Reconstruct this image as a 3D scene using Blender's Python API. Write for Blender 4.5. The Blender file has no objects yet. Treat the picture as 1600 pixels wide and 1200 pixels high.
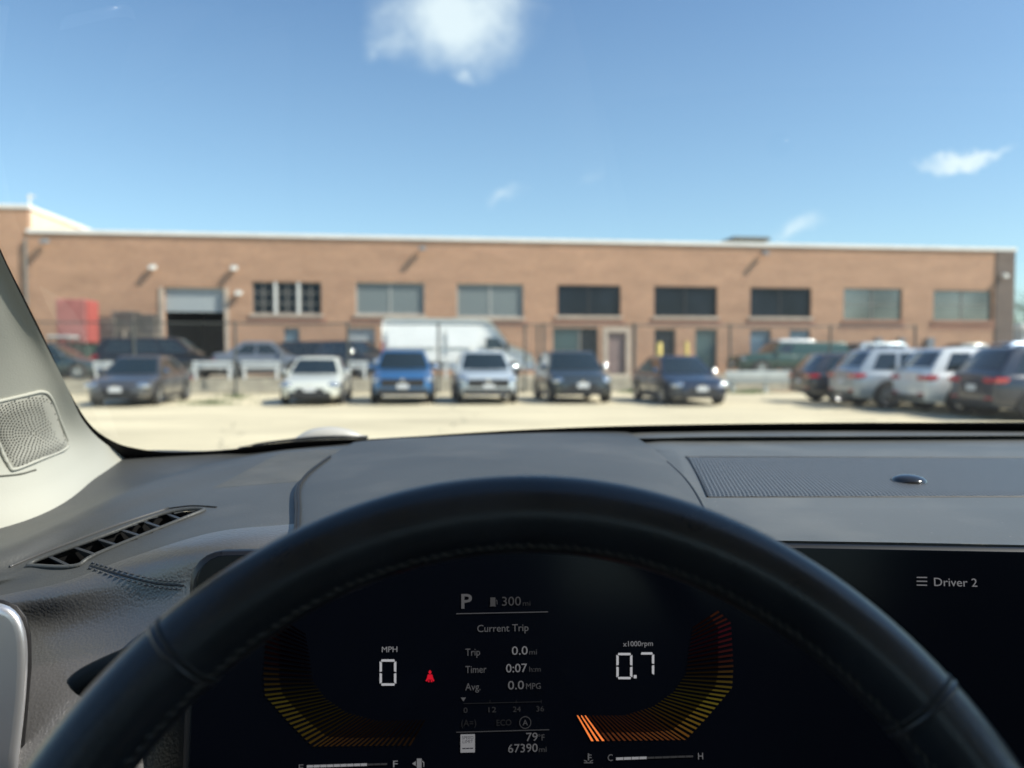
import bpy, math, random
import numpy as np
from mathutils import Vector, Matrix
from mathutils.bvhtree import BVHTree
random.seed(4)
R = math.radians
sc = bpy.context.scene
COL = sc.collection

# ------------------------------------------------------------ camera
F = 1200.0                      # focal length in photograph pixels (1600 wide)
EYE = 1.45
PITCH = math.atan(43 / 1200)
cd = bpy.data.cameras.new('camera')
cam = bpy.data.objects.new('camera', cd); COL.objects.link(cam)
cam.location = (0, 0, EYE)
cam.rotation_euler = (math.pi / 2 - PITCH, 0, 0)
cd.sensor_width = 36; cd.lens = 36 * F / 1600
cd.clip_start = 0.02; cd.clip_end = 3000
cd.dof.use_dof = True
cd.dof.focus_distance = 0.475
cd.dof.aperture_fstop = 27.0 / 4.4
cd.dof.aperture_blades = 0
sc.camera = cam

# ------------------------------------------------------------ light
SUN = Vector((1.8, -0.55, 1.85)).normalized()
w = bpy.data.worlds.new('World'); sc.world = w; w.use_nodes = True
nt = w.node_tree; nt.nodes.clear(); N = nt.nodes.new; L = nt.links.new
sky = N('ShaderNodeTexSky'); sky.sky_type = 'NISHITA'; sky.sun_disc = False
sky.sun_elevation = math.asin(SUN.z)
sky.sun_rotation = math.atan2(SUN.x, SUN.y)
sky.air_density = 1.0; sky.dust_density = 0.35; sky.ozone_density = 1.0
sky.altitude = 200
bg = N('ShaderNodeBackground'); out = N('ShaderNodeOutputWorld')
bg.inputs['Strength'].default_value = 0.104

def M(op, a, b=None, c=None, clamp=False):
    n = N('ShaderNodeMath'); n.operation = op; n.use_clamp = clamp
    for i, v in enumerate((a, b, c)):
        if v is None: continue
        if isinstance(v, (int, float)): n.inputs[i].default_value = v
        else: L(v, n.inputs[i])
    return n.outputs[0]
tc = N('ShaderNodeTexCoord')
sep = N('ShaderNodeSeparateXYZ'); L(tc.outputs['Generated'], sep.inputs[0])
yy = M('MAXIMUM', sep.outputs['Y'], 0.02)
u0 = M('DIVIDE', sep.outputs['X'], yy); v0 = M('DIVIDE', sep.outputs['Z'], yy)
front = M('GREATER_THAN', sep.outputs['Y'], 0.05)
cmb = N('ShaderNodeCombineXYZ'); L(u0, cmb.inputs[0]); L(v0, cmb.inputs[1])
def noise(scale, det, off=0):
    mp = N('ShaderNodeMapping'); mp.inputs['Location'].default_value = (off, off * 1.7, 0); L(cmb.outputs[0], mp.inputs[0])
    n = N('ShaderNodeTexNoise'); n.inputs['Scale'].default_value = scale; n.inputs['Detail'].default_value = det
    n.inputs['Roughness'].default_value = 0.6
    L(mp.outputs[0], n.inputs['Vector']); return n.outputs['Fac']
n1 = noise(9, 5); n2 = noise(9, 5, 3.3); n3 = noise(17, 6, 7.1)
ud = M('ADD', u0, M('MULTIPLY', M('SUBTRACT', n1, 0.5), 0.10))
vd = M('ADD', v0, M('MULTIPLY', M('SUBTRACT', n2, 0.5), 0.10))
total = None
# (px, py, half width, half height, tilt, strength)
for (px, py, rx, ry, ang, st) in ((712, 30, 150, 118, 0, 1.15), (640, 78, 70, 46, .2, .6), (775, 30, 95, 60, 0, .6), (716, 128, 36, 17, .1, .5),
                                  (1500, 251, 110, 12, .22, 1.15), (790, 298, 44, 19, .35, .5),
                                  (925, 260, 46, 16, .4, .22), (1238, 358, 60, 24, .2, .7), (600, 92, 30, 22, .5, .35)):
    cu = (px - 800) / F; cv = (557 - py) / F
    ca, sa = math.cos(ang), math.sin(ang)
    du = M('SUBTRACT', ud, cu); dv = M('SUBTRACT', vd, cv)
    a = M('DIVIDE', M('ADD', M('MULTIPLY', du, ca), M('MULTIPLY', dv, sa)), rx / F)
    b = M('DIVIDE', M('SUBTRACT', M('MULTIPLY', dv, ca), M('MULTIPLY', du, sa)), ry / F)
    r2 = M('ADD', M('MULTIPLY', a, a), M('MULTIPLY', b, b))
    m = M('MULTIPLY', M('SUBTRACT', 1.0, M('SQRT', r2), clamp=True), st)
    total = m if total is None else M('MAXIMUM', total, m)
dens = M('MULTIPLY', total, M('ADD', 0.35, M('MULTIPLY', n3, 1.7)))
ramp = N('ShaderNodeMapRange'); ramp.interpolation_type = 'SMOOTHSTEP'
ramp.inputs['From Min'].default_value = 0.03; ramp.inputs['From Max'].default_value = 1.25
ramp.inputs['To Max'].default_value = 0.77
L(dens, ramp.inputs['Value'])
# a high thin veil that whitens the air towards the horizon
veil = N('ShaderNodeMapRange'); veil.inputs['From Min'].default_value = 0.42; veil.inputs['From Max'].default_value = 0.0
veil.inputs['To Max'].default_value = 0.24
L(sep.outputs['Z'], veil.inputs['Value'])
mixv = N('ShaderNodeMix'); mixv.data_type = 'RGBA'
tint = N('ShaderNodeVectorMath'); tint.operation = 'MULTIPLY'; tint.inputs[1].default_value = (.89, 1.07, 1.16); L(sky.outputs[0], tint.inputs[0])
L(veil.outputs[0], mixv.inputs['Factor']); L(tint.outputs[0], mixv.inputs['A'])
mixv.inputs['B'].default_value = (4.4, 5.9, 5.6, 1)
mix = N('ShaderNodeMix'); mix.data_type = 'RGBA'
L(M('MULTIPLY', ramp.outputs[0], front), mix.inputs['Factor'])
L(mixv.outputs['Result'], mix.inputs['A']); mix.inputs['B'].default_value = (6.9, 7.6, 7.7, 1)
L(mix.outputs['Result'], bg.inputs['Color']); L(bg.outputs[0], out.inputs[0])

sl = bpy.data.lights.new('sun', 'SUN'); sl.energy = 4.7; sl.angle = R(0.55); sl.color = (1.0, .93, .82)
so = bpy.data.objects.new('sun', sl); COL.objects.link(so)
so.rotation_euler = SUN.to_track_quat('Z', 'Y').to_euler(); so.location = (20, -5, 30)
vs = sc.view_settings
vs.view_transform = 'Standard'; vs.look = 'None'; vs.exposure = 0.6; vs.gamma = 1; vs.use_curve_mapping = False
sc.cycles.use_denoising = True
sc.cycles.max_bounces = 7; sc.cycles.transparent_max_bounces = 10
sc.cycles.sample_clamp_indirect = 6
sc.cycles.caustics_reflective = False; sc.cycles.caustics_refractive = False

# ------------------------------------------------------------ pixel -> place
def ray(px, py):
    cx, cy = (px - 800) / F, (600 - py) / F
    return Vector((cx, math.cos(PITCH) + cy * math.sin(PITCH), cy * math.cos(PITCH) - math.sin(PITCH)))
def at(px, py, s):
    """point seen at a pixel: s > 0 is its distance ahead, s < 0 its height relative to the lens"""
    d = ray(px, py)
    k = s / d.y if s > 0 else s / d.z
    return Vector((0, 0, EYE)) + d * k

# ------------------------------------------------------------ materials
MATS = {}
def mat(name, col=(.5, .5, .5), rough=.5, metal=0, spec=.5, coat=0, bump=None, var=None, emit=None, coat_rough=.06):
    """bump = (kind, scale, strength, distance); var = (scale, amount)"""
    if name in MATS: return MATS[name]
    m = bpy.data.materials.new(name); m.use_nodes = True; MATS[name] = m
    t = m.node_tree; p = t.nodes['Principled BSDF']
    p.inputs['Base Color'].default_value = (*col, 1); p.inputs['Roughness'].default_value = rough
    p.inputs['Metallic'].default_value = metal; p.inputs['Specular IOR Level'].default_value = spec
    p.inputs['Coat Weight'].default_value = coat; p.inputs['Coat Roughness'].default_value = coat_rough
    c = t.nodes.new('ShaderNodeTexCoord')
    if var:
        n = t.nodes.new('ShaderNodeTexNoise'); n.inputs['Scale'].default_value = var[0]; n.inputs['Detail'].default_value = 6
        t.links.new(c.outputs['Object'], n.inputs['Vector'])
        mr = t.nodes.new('ShaderNodeMapRange'); mr.inputs['From Min'].default_value = .3; mr.inputs['From Max'].default_value = .7
        mr.inputs['To Min'].default_value = 1 - var[1]; mr.inputs['To Max'].default_value = 1 + var[1]
        t.links.new(n.outputs['Fac'], mr.inputs['Value'])
        mx = t.nodes.new('ShaderNodeVectorMath'); mx.operation = 'SCALE'; mx.inputs[0].default_value = col
        t.links.new(mr.outputs[0], mx.inputs['Scale']); t.links.new(mx.outputs[0], p.inputs['Base Color'])
        mr2 = t.nodes.new('ShaderNodeMapRange'); mr2.inputs['To Min'].default_value = max(0, rough - var[1] * .25); mr2.inputs['To Max'].default_value = min(1, rough + var[1] * .25)
        t.links.new(n.outputs['Fac'], mr2.inputs['Value']); t.links.new(mr2.outputs[0], p.inputs['Roughness'])
    if bump:
        kind, s, st, dist = bump
        if kind == 'leather':
            n = t.nodes.new('ShaderNodeTexVoronoi'); n.feature = 'SMOOTH_F1'; n.inputs['Scale'].default_value = s
            n0 = t.nodes.new('ShaderNodeTexNoise'); n0.inputs['Scale'].default_value = s * .5
            t.links.new(c.outputs['Object'], n0.inputs['Vector'])
            ad = t.nodes.new('ShaderNodeVectorMath'); ad.operation = 'MULTIPLY_ADD'
            ad.inputs[1].default_value = (.7 / s,) * 3
            t.links.new(n0.outputs['Color'], ad.inputs[0]); t.links.new(c.outputs['Object'], ad.inputs[2])
            t.links.new(ad.outputs[0], n.inputs['Vector'])
            fac = n.outputs['Distance']
            inv = t.nodes.new('ShaderNodeMath'); inv.operation = 'SUBTRACT'; inv.inputs[0].default_value = 1; t.links.new(fac, inv.inputs[1]); fac = inv.outputs[0]
        else:
            n = t.nodes.new('ShaderNodeTexNoise'); n.inputs['Scale'].default_value = s; n.inputs['Detail'].default_value = 4
            t.links.new(c.outputs['Object'], n.inputs['Vector']); fac = n.outputs['Fac']
        b = t.nodes.new('ShaderNodeBump'); b.inputs['Strength'].default_value = st; b.inputs['Distance'].default_value = dist
        t.links.new(fac, b.inputs['Height']); t.links.new(b.outputs[0], p.inputs['Normal'])
    if emit:
        p.inputs['Emission Color'].default_value = (*emit[0], 1); p.inputs['Emission Strength'].default_value = emit[1]
    return m

# ------------------------------------------------------------ object helpers
def link(o, parent=None):
    COL.objects.link(o)
    if parent is not None: o.parent = parent
    return o
def tag(o, label=None, cat=None, group=None, kind=None):
    if label: o['label'] = label
    if cat: o['category'] = cat
    if group: o['group'] = group
    if kind: o['kind'] = kind
    return o
def empty(name, loc=(0, 0, 0), rz=0, parent=None):
    o = bpy.data.objects.new(name, None); o.location = loc; o.rotation_euler = (0, 0, rz); o.empty_display_size = .2
    return link(o, parent)
class MB:
    def __init__(s): s.v = []; s.f = []; s.m = []
    def add(s, vs, fs, mi=0):
        b = len(s.v); s.v += [tuple(v) for v in vs]
        for f in fs: s.f.append(tuple(i + b for i in f)); s.m.append(mi)
    def box(s, x0, x1, y0, y1, z0, z1, mi=0, mtx=None):
        vs = [Vector((x, y, z)) for x in (x0, x1) for y in (y0, y1) for z in (z0, z1)]
        if mtx is not None: vs = [mtx @ v for v in vs]
        s.add(vs, [(0, 1, 3, 2), (4, 6, 7, 5), (0, 4, 5, 1), (2, 3, 7, 6), (0, 2, 6, 4), (1, 5, 7, 3)], mi)
    def grid(s, rows, mi=0, closed=False):
        n = len(rows[0]); b = len(s.v)
        for r in rows: s.v += [tuple(p) for p in r]
        for i in range(len(rows) - 1):
            for j in range(n - (0 if closed else 1)):
                k = (j + 1) % n
                s.f.append((b + i * n + j, b + i * n + k, b + (i + 1) * n + k, b + (i + 1) * n + j)); s.m.append(mi)
    def tube(s, pts, r, seg=8, mi=0, cap=True):
        pts = [Vector(p) for p in pts]; rows = []
        for i, p in enumerate(pts):
            t = (pts[min(i + 1, len(pts) - 1)] - pts[max(i - 1, 0)]).normalized()
            up = Vector((0, 0, 1)) if abs(t.z) < .9 else Vector((1, 0, 0))
            a = t.cross(up).normalized(); b = a.cross(t)
            rr = r[i] if isinstance(r, (list, tuple)) else r
            rows.append([p + a * (math.cos(q) * rr) + b * (math.sin(q) * rr) for q in [2 * math.pi * k / seg for k in range(seg)]])
        b0 = len(s.v); s.grid(rows, mi, closed=True)
        if cap:
            s.f.append(tuple(b0 + k for k in range(seg))); s.m.append(mi)
            e = b0 + (len(pts) - 1) * seg
            s.f.append(tuple(e + seg - 1 - k for k in range(seg))); s.m.append(mi)
    def disc(s, c, n, r, seg=8, mi=0):
        n = Vector(n).normalized(); a = n.orthogonal().normalized(); b = n.cross(a); c = Vector(c)
        s.add([c + a * (math.cos(2 * math.pi * k / seg) * r) + b * (math.sin(2 * math.pi * k / seg) * r) for k in range(seg)], [tuple(range(seg))], mi)
    def prism(s, poly, ax, mi=0):
        """poly = 3-D points of one face, ax = extrusion vector"""
        n = len(poly); ax = Vector(ax)
        s.add([Vector(p) for p in poly] + [Vector(p) + ax for p in poly],
              [tuple(range(n))[::-1], tuple(range(n, 2 * n))] + [(i, (i + 1) % n, n + (i + 1) % n, n + i) for i in range(n)], mi)
    def mesh(s, name, mats, smooth=False, sharp=None):
        me = bpy.data.meshes.new(name); me.from_pydata(s.v, [], s.f)
        for m in (mats if isinstance(mats, (list, tuple)) else [mats]): me.materials.append(m)
        me.polygons.foreach_set('material_index', s.m)
        me.validate(); me.update()
        if smooth:
            me.polygons.foreach_set('use_smooth', [True] * len(me.polygons))
            if sharp: me.set_sharp_from_angle(angle=R(sharp))
        return me
    def build(s, name, mats, parent=None, smooth=False, sharp=None, bevel=None):
        o = bpy.data.objects.new(name, s.mesh(name, mats, smooth, sharp))
        if bevel:
            b = o.modifiers.new('b', 'BEVEL'); b.width = bevel; b.segments = 2; b.limit_method = 'ANGLE'
        return link(o, parent)
def cr(p0, p1, p2, p3, t):
    return .5 * ((2 * p1) + (-p0 + p2) * t + (2 * p0 - 5 * p1 + 4 * p2 - p3) * t * t + (-p0 + 3 * p1 - 3 * p2 + p3) * t ** 3)
def spline(pts, n):
    """Catmull-Rom through pts, n samples for each span"""
    pts = [Vector(p) for p in pts]; o = []
    for i in range(len(pts) - 1):
        a = pts[i - 1] if i else pts[0] * 2 - pts[1]
        d = pts[i + 2] if i + 2 < len(pts) else pts[-1] * 2 - pts[-2]
        for k in range(n): o.append(cr(a, pts[i], pts[i + 1], d, k / n))
    o.append(pts[-1]); return o
def loft(rows, nu, nv):
    R1 = [spline([at(*c) if not isinstance(c, Vector) else c for c in r], nu) for r in rows]
    cols = [spline([r[j] for r in R1], nv) for j in range(len(R1[0]))]
    return [[cols[j][i] for j in range(len(cols))] for i in range(len(cols[0]))]
# ============================================================ GROUND AND BUILDING
WD = Vector((.992, .124, 0)).normalized()      # along the facade
WN = Vector((WD.y, -WD.x, 0))                  # out of the facade, towards the lot
W0 = Vector((-20.9, 38.6, 0))
UP = .5                                        # the upper lot lies this much higher
def wall_uz(px, py):
    """facade coordinates of a pixel"""
    d = ray(px, py); k = (W0 - Vector((0, 0, EYE))).dot(WN) / d.dot(WN)
    p = Vector((0, 0, EYE)) + d * k
    return (p - W0).dot(WD), p.z
def wp(u, z, o=0): return W0 + WD * u + WN * o + Vector((0, 0, z))

def concrete(name, c, sc1, jx=0, jy=0):
    m = mat(name, c, .85, bump=('n', 30, .25, .01)); t = m.node_tree; p = t.nodes['Principled BSDF']
    c0 = t.nodes.new('ShaderNodeTexCoord')
    n = t.nodes.new('ShaderNodeTexNoise'); n.inputs['Scale'].default_value = sc1; n.inputs['Detail'].default_value = 8; n.inputs['Roughness'].default_value = .65
    mp = t.nodes.new('ShaderNodeMapping'); mp.inputs['Scale'].default_value = (.35, 1, 1)
    t.links.new(c0.outputs['Object'], mp.inputs[0]); t.links.new(mp.outputs[0], n.inputs['Vector'])
    r = t.nodes.new('ShaderNodeValToRGB')
    r.color_ramp.elements[0].position = .3; r.color_ramp.elements[0].color = (*[x * .72 for x in c], 1)
    r.color_ramp.elements[1].position = .66; r.color_ramp.elements[1].color = (*[min(1, x * 1.1) for x in c], 1)
    t.links.new(n.outputs['Fac'], r.inputs[0]); last = r.outputs[0]
    v = t.nodes.new('ShaderNodeTexVoronoi'); v.feature = 'DISTANCE_TO_EDGE'; v.inputs['Scale'].default_value = .14
    wob = t.nodes.new('ShaderNodeTexNoise'); wob.inputs['Scale'].default_value = .9; wob.inputs['Detail'].default_value = 5
    t.links.new(c0.outputs['Object'], wob.inputs['Vector'])
    vm = t.nodes.new('ShaderNodeVectorMath'); vm.operation = 'MULTIPLY_ADD'; vm.inputs[1].default_value = (1.6, 1.6, 0)
    t.links.new(wob.outputs['Color'], vm.inputs[0]); t.links.new(c0.outputs['Object'], vm.inputs[2]); t.links.new(vm.outputs[0], v.inputs['Vector'])
    lt = t.nodes.new('ShaderNodeMath'); lt.operation = 'LESS_THAN'; lt.inputs[1].default_value = .0015; t.links.new(v.outputs[0], lt.inputs[0])
    mx = t.nodes.new('ShaderNodeMix'); mx.data_type = 'RGBA'; t.links.new(lt.outputs[0], mx.inputs['Factor']); t.links.new(last, mx.inputs['A'])
    mx.inputs['B'].default_value = (*[x * .35 for x in c], 1)
    t.links.new(mx.outputs['Result'], p.inputs['Base Color'])
    return m
LOT = concrete('lot_concrete', (.66, .575, .39), .5)
UPLOT = concrete('upper_concrete', (.42, .37, .28), .5)
KERB = mat('kerb_concrete', (.46, .42, .33), .9, var=(3, .2))

b = MB(); b.add([(-1500, -600, 0), (1500, -600, 0), (1500, 2400, 0), (-1500, 2400, 0)], [(0, 1, 2, 3)])
tag(b.build('ground', LOT), kind='structure')
# raised upper lot with a low retaining wall parallel to the facade
FD = 9.6                                       # distance of the fence line in front of the facade
def fp(u, o, z): return wp(u, z, o)
b = MB()
b.prism([fp(-60, FD, 0), fp(-60, -60, 0), fp(120, -60, 0), fp(120, FD, 0)], (0, 0, UP))
tag(b.build('upper_ground', UPLOT), kind='structure')
b = MB()
b.prism([fp(-60, FD + .02, .004), fp(120, FD + .02, .004), fp(120, FD + .22, .004), fp(-60, FD + .22, .004)], (0, 0, UP + .06))
b.prism([fp(-60, FD + .225, .004), fp(120, FD + .225, .004), fp(120, FD + .75, .004), fp(-60, FD + .75, .004)], (0, 0, .14))
tag(b.build('kerb', KERB), kind='structure')
# sparse worn earth strip in front of the wall
EARTH = mat('dry_earth', (.36, .25, .15), .95, var=(4, .35))
b = MB(); b.add([fp(30.5, FD + .8, .006), fp(36.5, FD + .8, .006), fp(36.2, FD + 3, .006), fp(33, FD + 3.6, .006), fp(30.2, FD + 2.2, .006)], [(0, 1, 2, 3, 4)][0:1])
tag(b.build('earth_strip', EARTH), kind='structure')

# ---- bricks
def brickmat(name, c1, c2, mort):
    m = mat(name, c1, .9); t = m.node_tree; p = t.nodes['Principled BSDF']
    c = t.nodes.new('ShaderNodeUVMap'); br = t.nodes.new('ShaderNodeTexBrick')
    br.inputs['Scale'].default_value = 1; br.inputs['Brick Width'].default_value = .215; br.inputs['Row Height'].default_value = .075
    br.inputs['Mortar Size'].default_value = .008; br.inputs['Mortar Smooth'].default_value = .3
    br.inputs['Color1'].default_value = (*c1, 1); br.inputs['Color2'].default_value = (*c2, 1); br.inputs['Mortar'].default_value = (*mort, 1)
    t.links.new(c.outputs[0], br.inputs['Vector'])
    n = t.nodes.new('ShaderNodeTexNoise'); n.inputs['Scale'].default_value = 1.0; n.inputs['Detail'].default_value = 8; mpb = t.nodes.new('ShaderNodeMapping'); mpb.inputs['Scale'].default_value = (.45, 1.6, 1); t.links.new(c.outputs[0], mpb.inputs[0]); t.links.new(mpb.outputs[0], n.inputs['Vector'])
    mr = t.nodes.new('ShaderNodeMapRange'); mr.inputs['From Min'].default_value = .3; mr.inputs['From Max'].default_value = .7; mr.inputs['To Min'].default_value = .87; mr.inputs['To Max'].default_value = 1.10
    t.links.new(n.outputs['Fac'], mr.inputs['Value'])
    s = t.nodes.new('ShaderNodeVectorMath'); s.operation = 'SCALE'; t.links.new(br.outputs['Color'], s.inputs[0]); t.links.new(mr.outputs[0], s.inputs['Scale'])
    t.links.new(s.outputs[0], p.inputs['Base Color'])
    b = t.nodes.new('ShaderNodeBump'); b.inputs['Strength'].default_value = .5; b.inputs['Distance'].default_value = .008
    t.links.new(br.outputs['Fac'], b.inputs['Height']); b.invert = True; t.links.new(b.outputs[0], p.inputs['Normal'])
    return m
BRICK = brickmat('orange_brick', (.50, .285, .172), (.41, .225, .14), (.44, .35, .27))
BRICKB = brickmat('red_brick', (.42, .20, .13), (.34, .17, .11), (.38, .30, .24))
BRICKD = brickmat('dark_brick', (.17, .125, .10), (.13, .10, .085), (.2, .17, .15))
def set_uv(o, fn):
    me = o.data; uv = me.uv_layers.new(name='UVMap')
    for l in me.loops: uv.data[l.index].uv = fn(me.vertices[l.vertex_index].co)
def uvw(co):
    d = Vector(co) - W0; return (d.dot(WD) + d.dot(WN), co[2])

bld = empty('factory_building', wp(25, UP))
bld.matrix_world = Matrix.Translation(wp(25, UP)); bpy.context.view_layer.update()
BI = Matrix.Translation(-wp(25, UP))
def bbuild(mb, name, mats, parent=None, uv=False, **k):
    mb.v = [tuple(BI @ Vector(v)) for v in mb.v]
    o = mb.build(name, mats, parent or bld, **k)
    if uv:
        set_uv(o, lambda co: uvw(Vector(co) + wp(25, UP)))
    return o
tag(bld, 'long two-storey orange brick building with strip windows behind the parked cars', 'building')
u_l = wall_uz(45, 400)[0]; u_r = wall_uz(1556, 420)[0]; u_e = wall_uz(1585, 420)[0]
ztop = wall_uz(965, 381)[1]
# openings: px rect -> (u0,u1,z0,z1)
def rect(x0, y0, x1, y1):
    a = wall_uz(x0, y1); c = wall_uz(x1, y0); return (a[0], c[0], a[1], c[1])
wins = [('tri', rect(394, 441, 502, 490)), ('blind', rect(556, 442, 663, 491)), ('blind', rect(714, 444, 818, 495)),
        ('dark', rect(871, 446, 970, 493)), ('dark', rect(1022, 448, 1121, 494)), ('dark', rect(1172, 450, 1268, 495)),
        ('sky', rect(1318, 451, 1410, 500)), ('sky', rect(1458, 454, 1551, 501))]
doors = [('garage', rect(258, 450, 350, 575)), ('shutter', rect(541, 512, 586, 575)), ('wide', rect(864, 512, 935, 572)),
         ('door', rect(950, 519, 978, 578)), ('glass', rect(1022, 514, 1056, 573)), ('glass', rect(1086, 514, 1121, 573)),
         ('lowwin', rect(1172, 515, 1205, 553)), ('lowwin', rect(1233, 515, 1266, 553)), ('lowwin', rect(443, 512, 468, 535))]
fixed = []
for k, r in doors:
    r = list(r)
    if k in ('garage', 'shutter', 'wide', 'door', 'glass'): r[2] = UP
    fixed.append((k, tuple(r)))
doors = fixed
holes = [r for _, r in wins] + [r for _, r in doors]
us = sorted({u_l, u_r, *[h[0] for h in holes], *[h[1] for h in holes]})
zs = sorted({UP, ztop, *[h[2] for h in holes], *[h[3] for h in holes]})
b = MB(); D = .28
for i in range(len(us) - 1):
    for j in range(len(zs) - 1):
        cu, cz = (us[i] + us[i + 1]) / 2, (zs[j] + zs[j + 1]) / 2
        if any(h[0] < cu < h[1] and h[2] < cz < h[3] for h in holes): continue
        b.add([wp(us[i], zs[j]), wp(us[i + 1], zs[j]), wp(us[i + 1], zs[j + 1]), wp(us[i], zs[j + 1])], [(0, 1, 2, 3)])
for h in holes:
    a, c, z0, z1 = h
    for q in (((a, z0), (a, z1)), ((a, z1), (c, z1)), ((c, z1), (c, z0)), ((c, z0), (a, z0))):
        b.add([wp(*q[0]), wp(*q[1]), wp(*q[1], -D), wp(*q[0], -D)], [(0, 1, 2, 3)])
# back, roof deck and inner side
b.add([wp(u_l, ztop - .4, 0), wp(u_e, ztop - .4, 0), wp(u_e, ztop - .4, -26), wp(u_l, ztop - .4, -26)], [(0, 1, 2, 3)])
b.add([wp(u_l, UP, -26), wp(u_e, UP, -26), wp(u_e, ztop, -26), wp(u_l, ztop, -26)], [(0, 1, 2, 3)])
bbuild(b, 'front_wall', BRICK, uv=True)
b = MB(); b.prism([wp(u_r, UP, .06), wp(u_e, UP, .06), wp(u_e, UP, -26), wp(u_r, UP, -26)], (0, 0, ztop - UP))
bbuild(b, 'corner_pier', BRICKD, uv=True)
# darker brick course and stone sills below the upper windows
STONE = mat('pale_stone', (.50, .42, .34), .8, var=(2, .15)); WHITE = mat('white_coping', (.80, .80, .76), .5, var=(1, .06))
FR = mat('window_frame', (.20, .19, .17), .5); FRD = mat('dark_frame', (.03, .03, .032), .5); FRL = mat('pale_frame', (.50, .50, .46), .5)
b = MB(); b.prism([wp(u_l - .05, ztop + .0, -.3), wp(u_e + .08, ztop, -.3), wp(u_e + .08, ztop, .1), wp(u_l - .05, ztop, .1)], (0, 0, .2))
bbuild(b, 'roof_coping', WHITE)
for k, r in wins:
    zt = r[2]
    b = MB(); b.prism([wp(r[0] - .1, zt - .16, .0), wp(r[1] + .1, zt - .16, .0), wp(r[1] + .1, zt - .16, .09), wp(r[0] - .1, zt - .16, .09)], (0, 0, .15))
    bbuild(b, 'sill', STONE if k != 'sky' else BRICKB, uv=(k == 'sky'))
    b = MB(); b.prism([wp(r[0] - .25, zt - .52, .0), wp(r[1] + .25, zt - .52, .0), wp(r[1] + .25, zt - .52, .02), wp(r[0] - .25, zt - .52, .02)], (0, 0, .355))
    bbuild(b, 'brick_band', BRICKB, uv=True)
GD = mat('dark_pane', (.012, .018, .026), .12, spec=.25, var=(.5, .4))
GB = mat('blind_pane', (.17, .20, .20), .35, spec=.35)
t = GB.node_tree; c = t.nodes.new('ShaderNodeTexCoord'); wv = t.nodes.new('ShaderNodeTexWave'); wv.bands_direction = 'Z'; wv.inputs['Scale'].default_value = 3.0
t.links.new(c.outputs['Object'], wv.inputs['Vector']); rr = t.nodes.new('ShaderNodeValToRGB'); rr.color_ramp.elements[0].color = (.13, .155, .16, 1); rr.color_ramp.elements[1].color = (.24, .28, .28, 1)
t.links.new(wv.outputs['Fac'], rr.inputs[0]); t.links.new(rr.outputs[0], t.nodes['Principled BSDF'].inputs['Base Color'])
GS = mat('reflecting_pane', (.20, .185, .175), .04, metal=.85, spec=.6, var=(.35, .35))
GT = mat('teal_pane', (.05, .09, .10), .12, spec=.6, var=(.4, .3))
GBL = mat('blue_pane', (.12, .19, .25), .15, spec=.6, var=(.4, .3))
def pane(r, o, mt, parent, name='pane'):
    b = MB(); b.prism([wp(r[0], r[2], o), wp(r[1], r[2], o), wp(r[1], r[2], o + .02), wp(r[0], r[2], o + .02)], (0, 0, r[3] - r[2]))
    return bbuild(b, name, mt, parent)
def window(k, r, mts, fm, nx, nz):
    b = MB(); fw = .06
    for (a, c, z0, z1) in ((r[0], r[1], r[2], r[2] + fw), (r[0], r[1], r[3] - fw, r[3]), (r[0], r[0] + fw, r[2] + fw, r[3] - fw), (r[1] - fw, r[1], r[2] + fw, r[3] - fw)):
        b.prism([wp(a, z0, -.2), wp(c, z0, -.2), wp(c, z0, -.12), wp(a, z0, -.12)], (0, 0, z1 - z0))
    wn = bbuild(b, 'window', fm)
    for i in range(nx):
        for j in range(nz):
            a = r[0] + fw + (r[1] - r[0] - 2 * fw) * i / nx; c = r[0] + fw + (r[1] - r[0] - 2 * fw) * (i + 1) / nx
            z0 = r[2] + fw + (r[3] - r[2] - 2 * fw) * j / nz; z1 = r[2] + fw + (r[3] - r[2] - 2 * fw) * (j + 1) / nz
            pane((a, c, z0, z1), -.18, mts[(i + j) % len(mts)], wn)
    for i in range(1, nx):
        a = r[0] + (r[1] - r[0]) * i / nx; b = MB(); b.prism([wp(a - .035, r[2] + fw, -.155), wp(a + .035, r[2] + fw, -.155), wp(a + .035, r[2] + fw, -.125), wp(a - .035, r[2] + fw, -.125)], (0, 0, r[3] - r[2] - 2 * fw)); bbuild(b, 'mullion', fm, wn)
    for j in range(1, nz):
        z = r[2] + (r[3] - r[2]) * j / nz; b = MB(); b.prism([wp(r[0] + fw, z - .025, -.157), wp(r[1] - fw, z - .025, -.157), wp(r[1] - fw, z - .025, -.13), wp(r[0] + fw, z - .025, -.13)], (0, 0, .05)); bbuild(b, 'glazing_bar', fm, wn)
    return wn
for k, r in wins:
    if k == 'tri':
        wdt = (r[1] - r[0])
        for i in range(3):
            a = r[0] + wdt * i / 3 + (.06 if i else 0); c = r[0] + wdt * (i + 1) / 3 - (.06 if i < 2 else 0)
            window(k, (a, c, r[2], r[3]), [GD], FR, 2, 3)
        for i in (1, 2):
            a = r[0] + wdt * i / 3; b = MB(); b.prism([wp(a - .058, r[2], -.2), wp(a + .058, r[2], -.2), wp(a + .058, r[2], -.02), wp(a - .058, r[2], -.02)], (0, 0, r[3] - r[2])); bbuild(b, 'window_post', WHITE)
    elif k == 'blind': window(k, r, [GB], FRL, 2, 1)
    elif k == 'dark': window(k, r, [GD], FRD, 2, 1)
    else: window(k, r, [GS], FR, 2, 2)
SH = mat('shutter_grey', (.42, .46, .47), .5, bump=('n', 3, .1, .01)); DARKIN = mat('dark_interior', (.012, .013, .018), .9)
DOORM = mat('mauve_door', (.23, .17, .16), .6, var=(2, .1))
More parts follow.
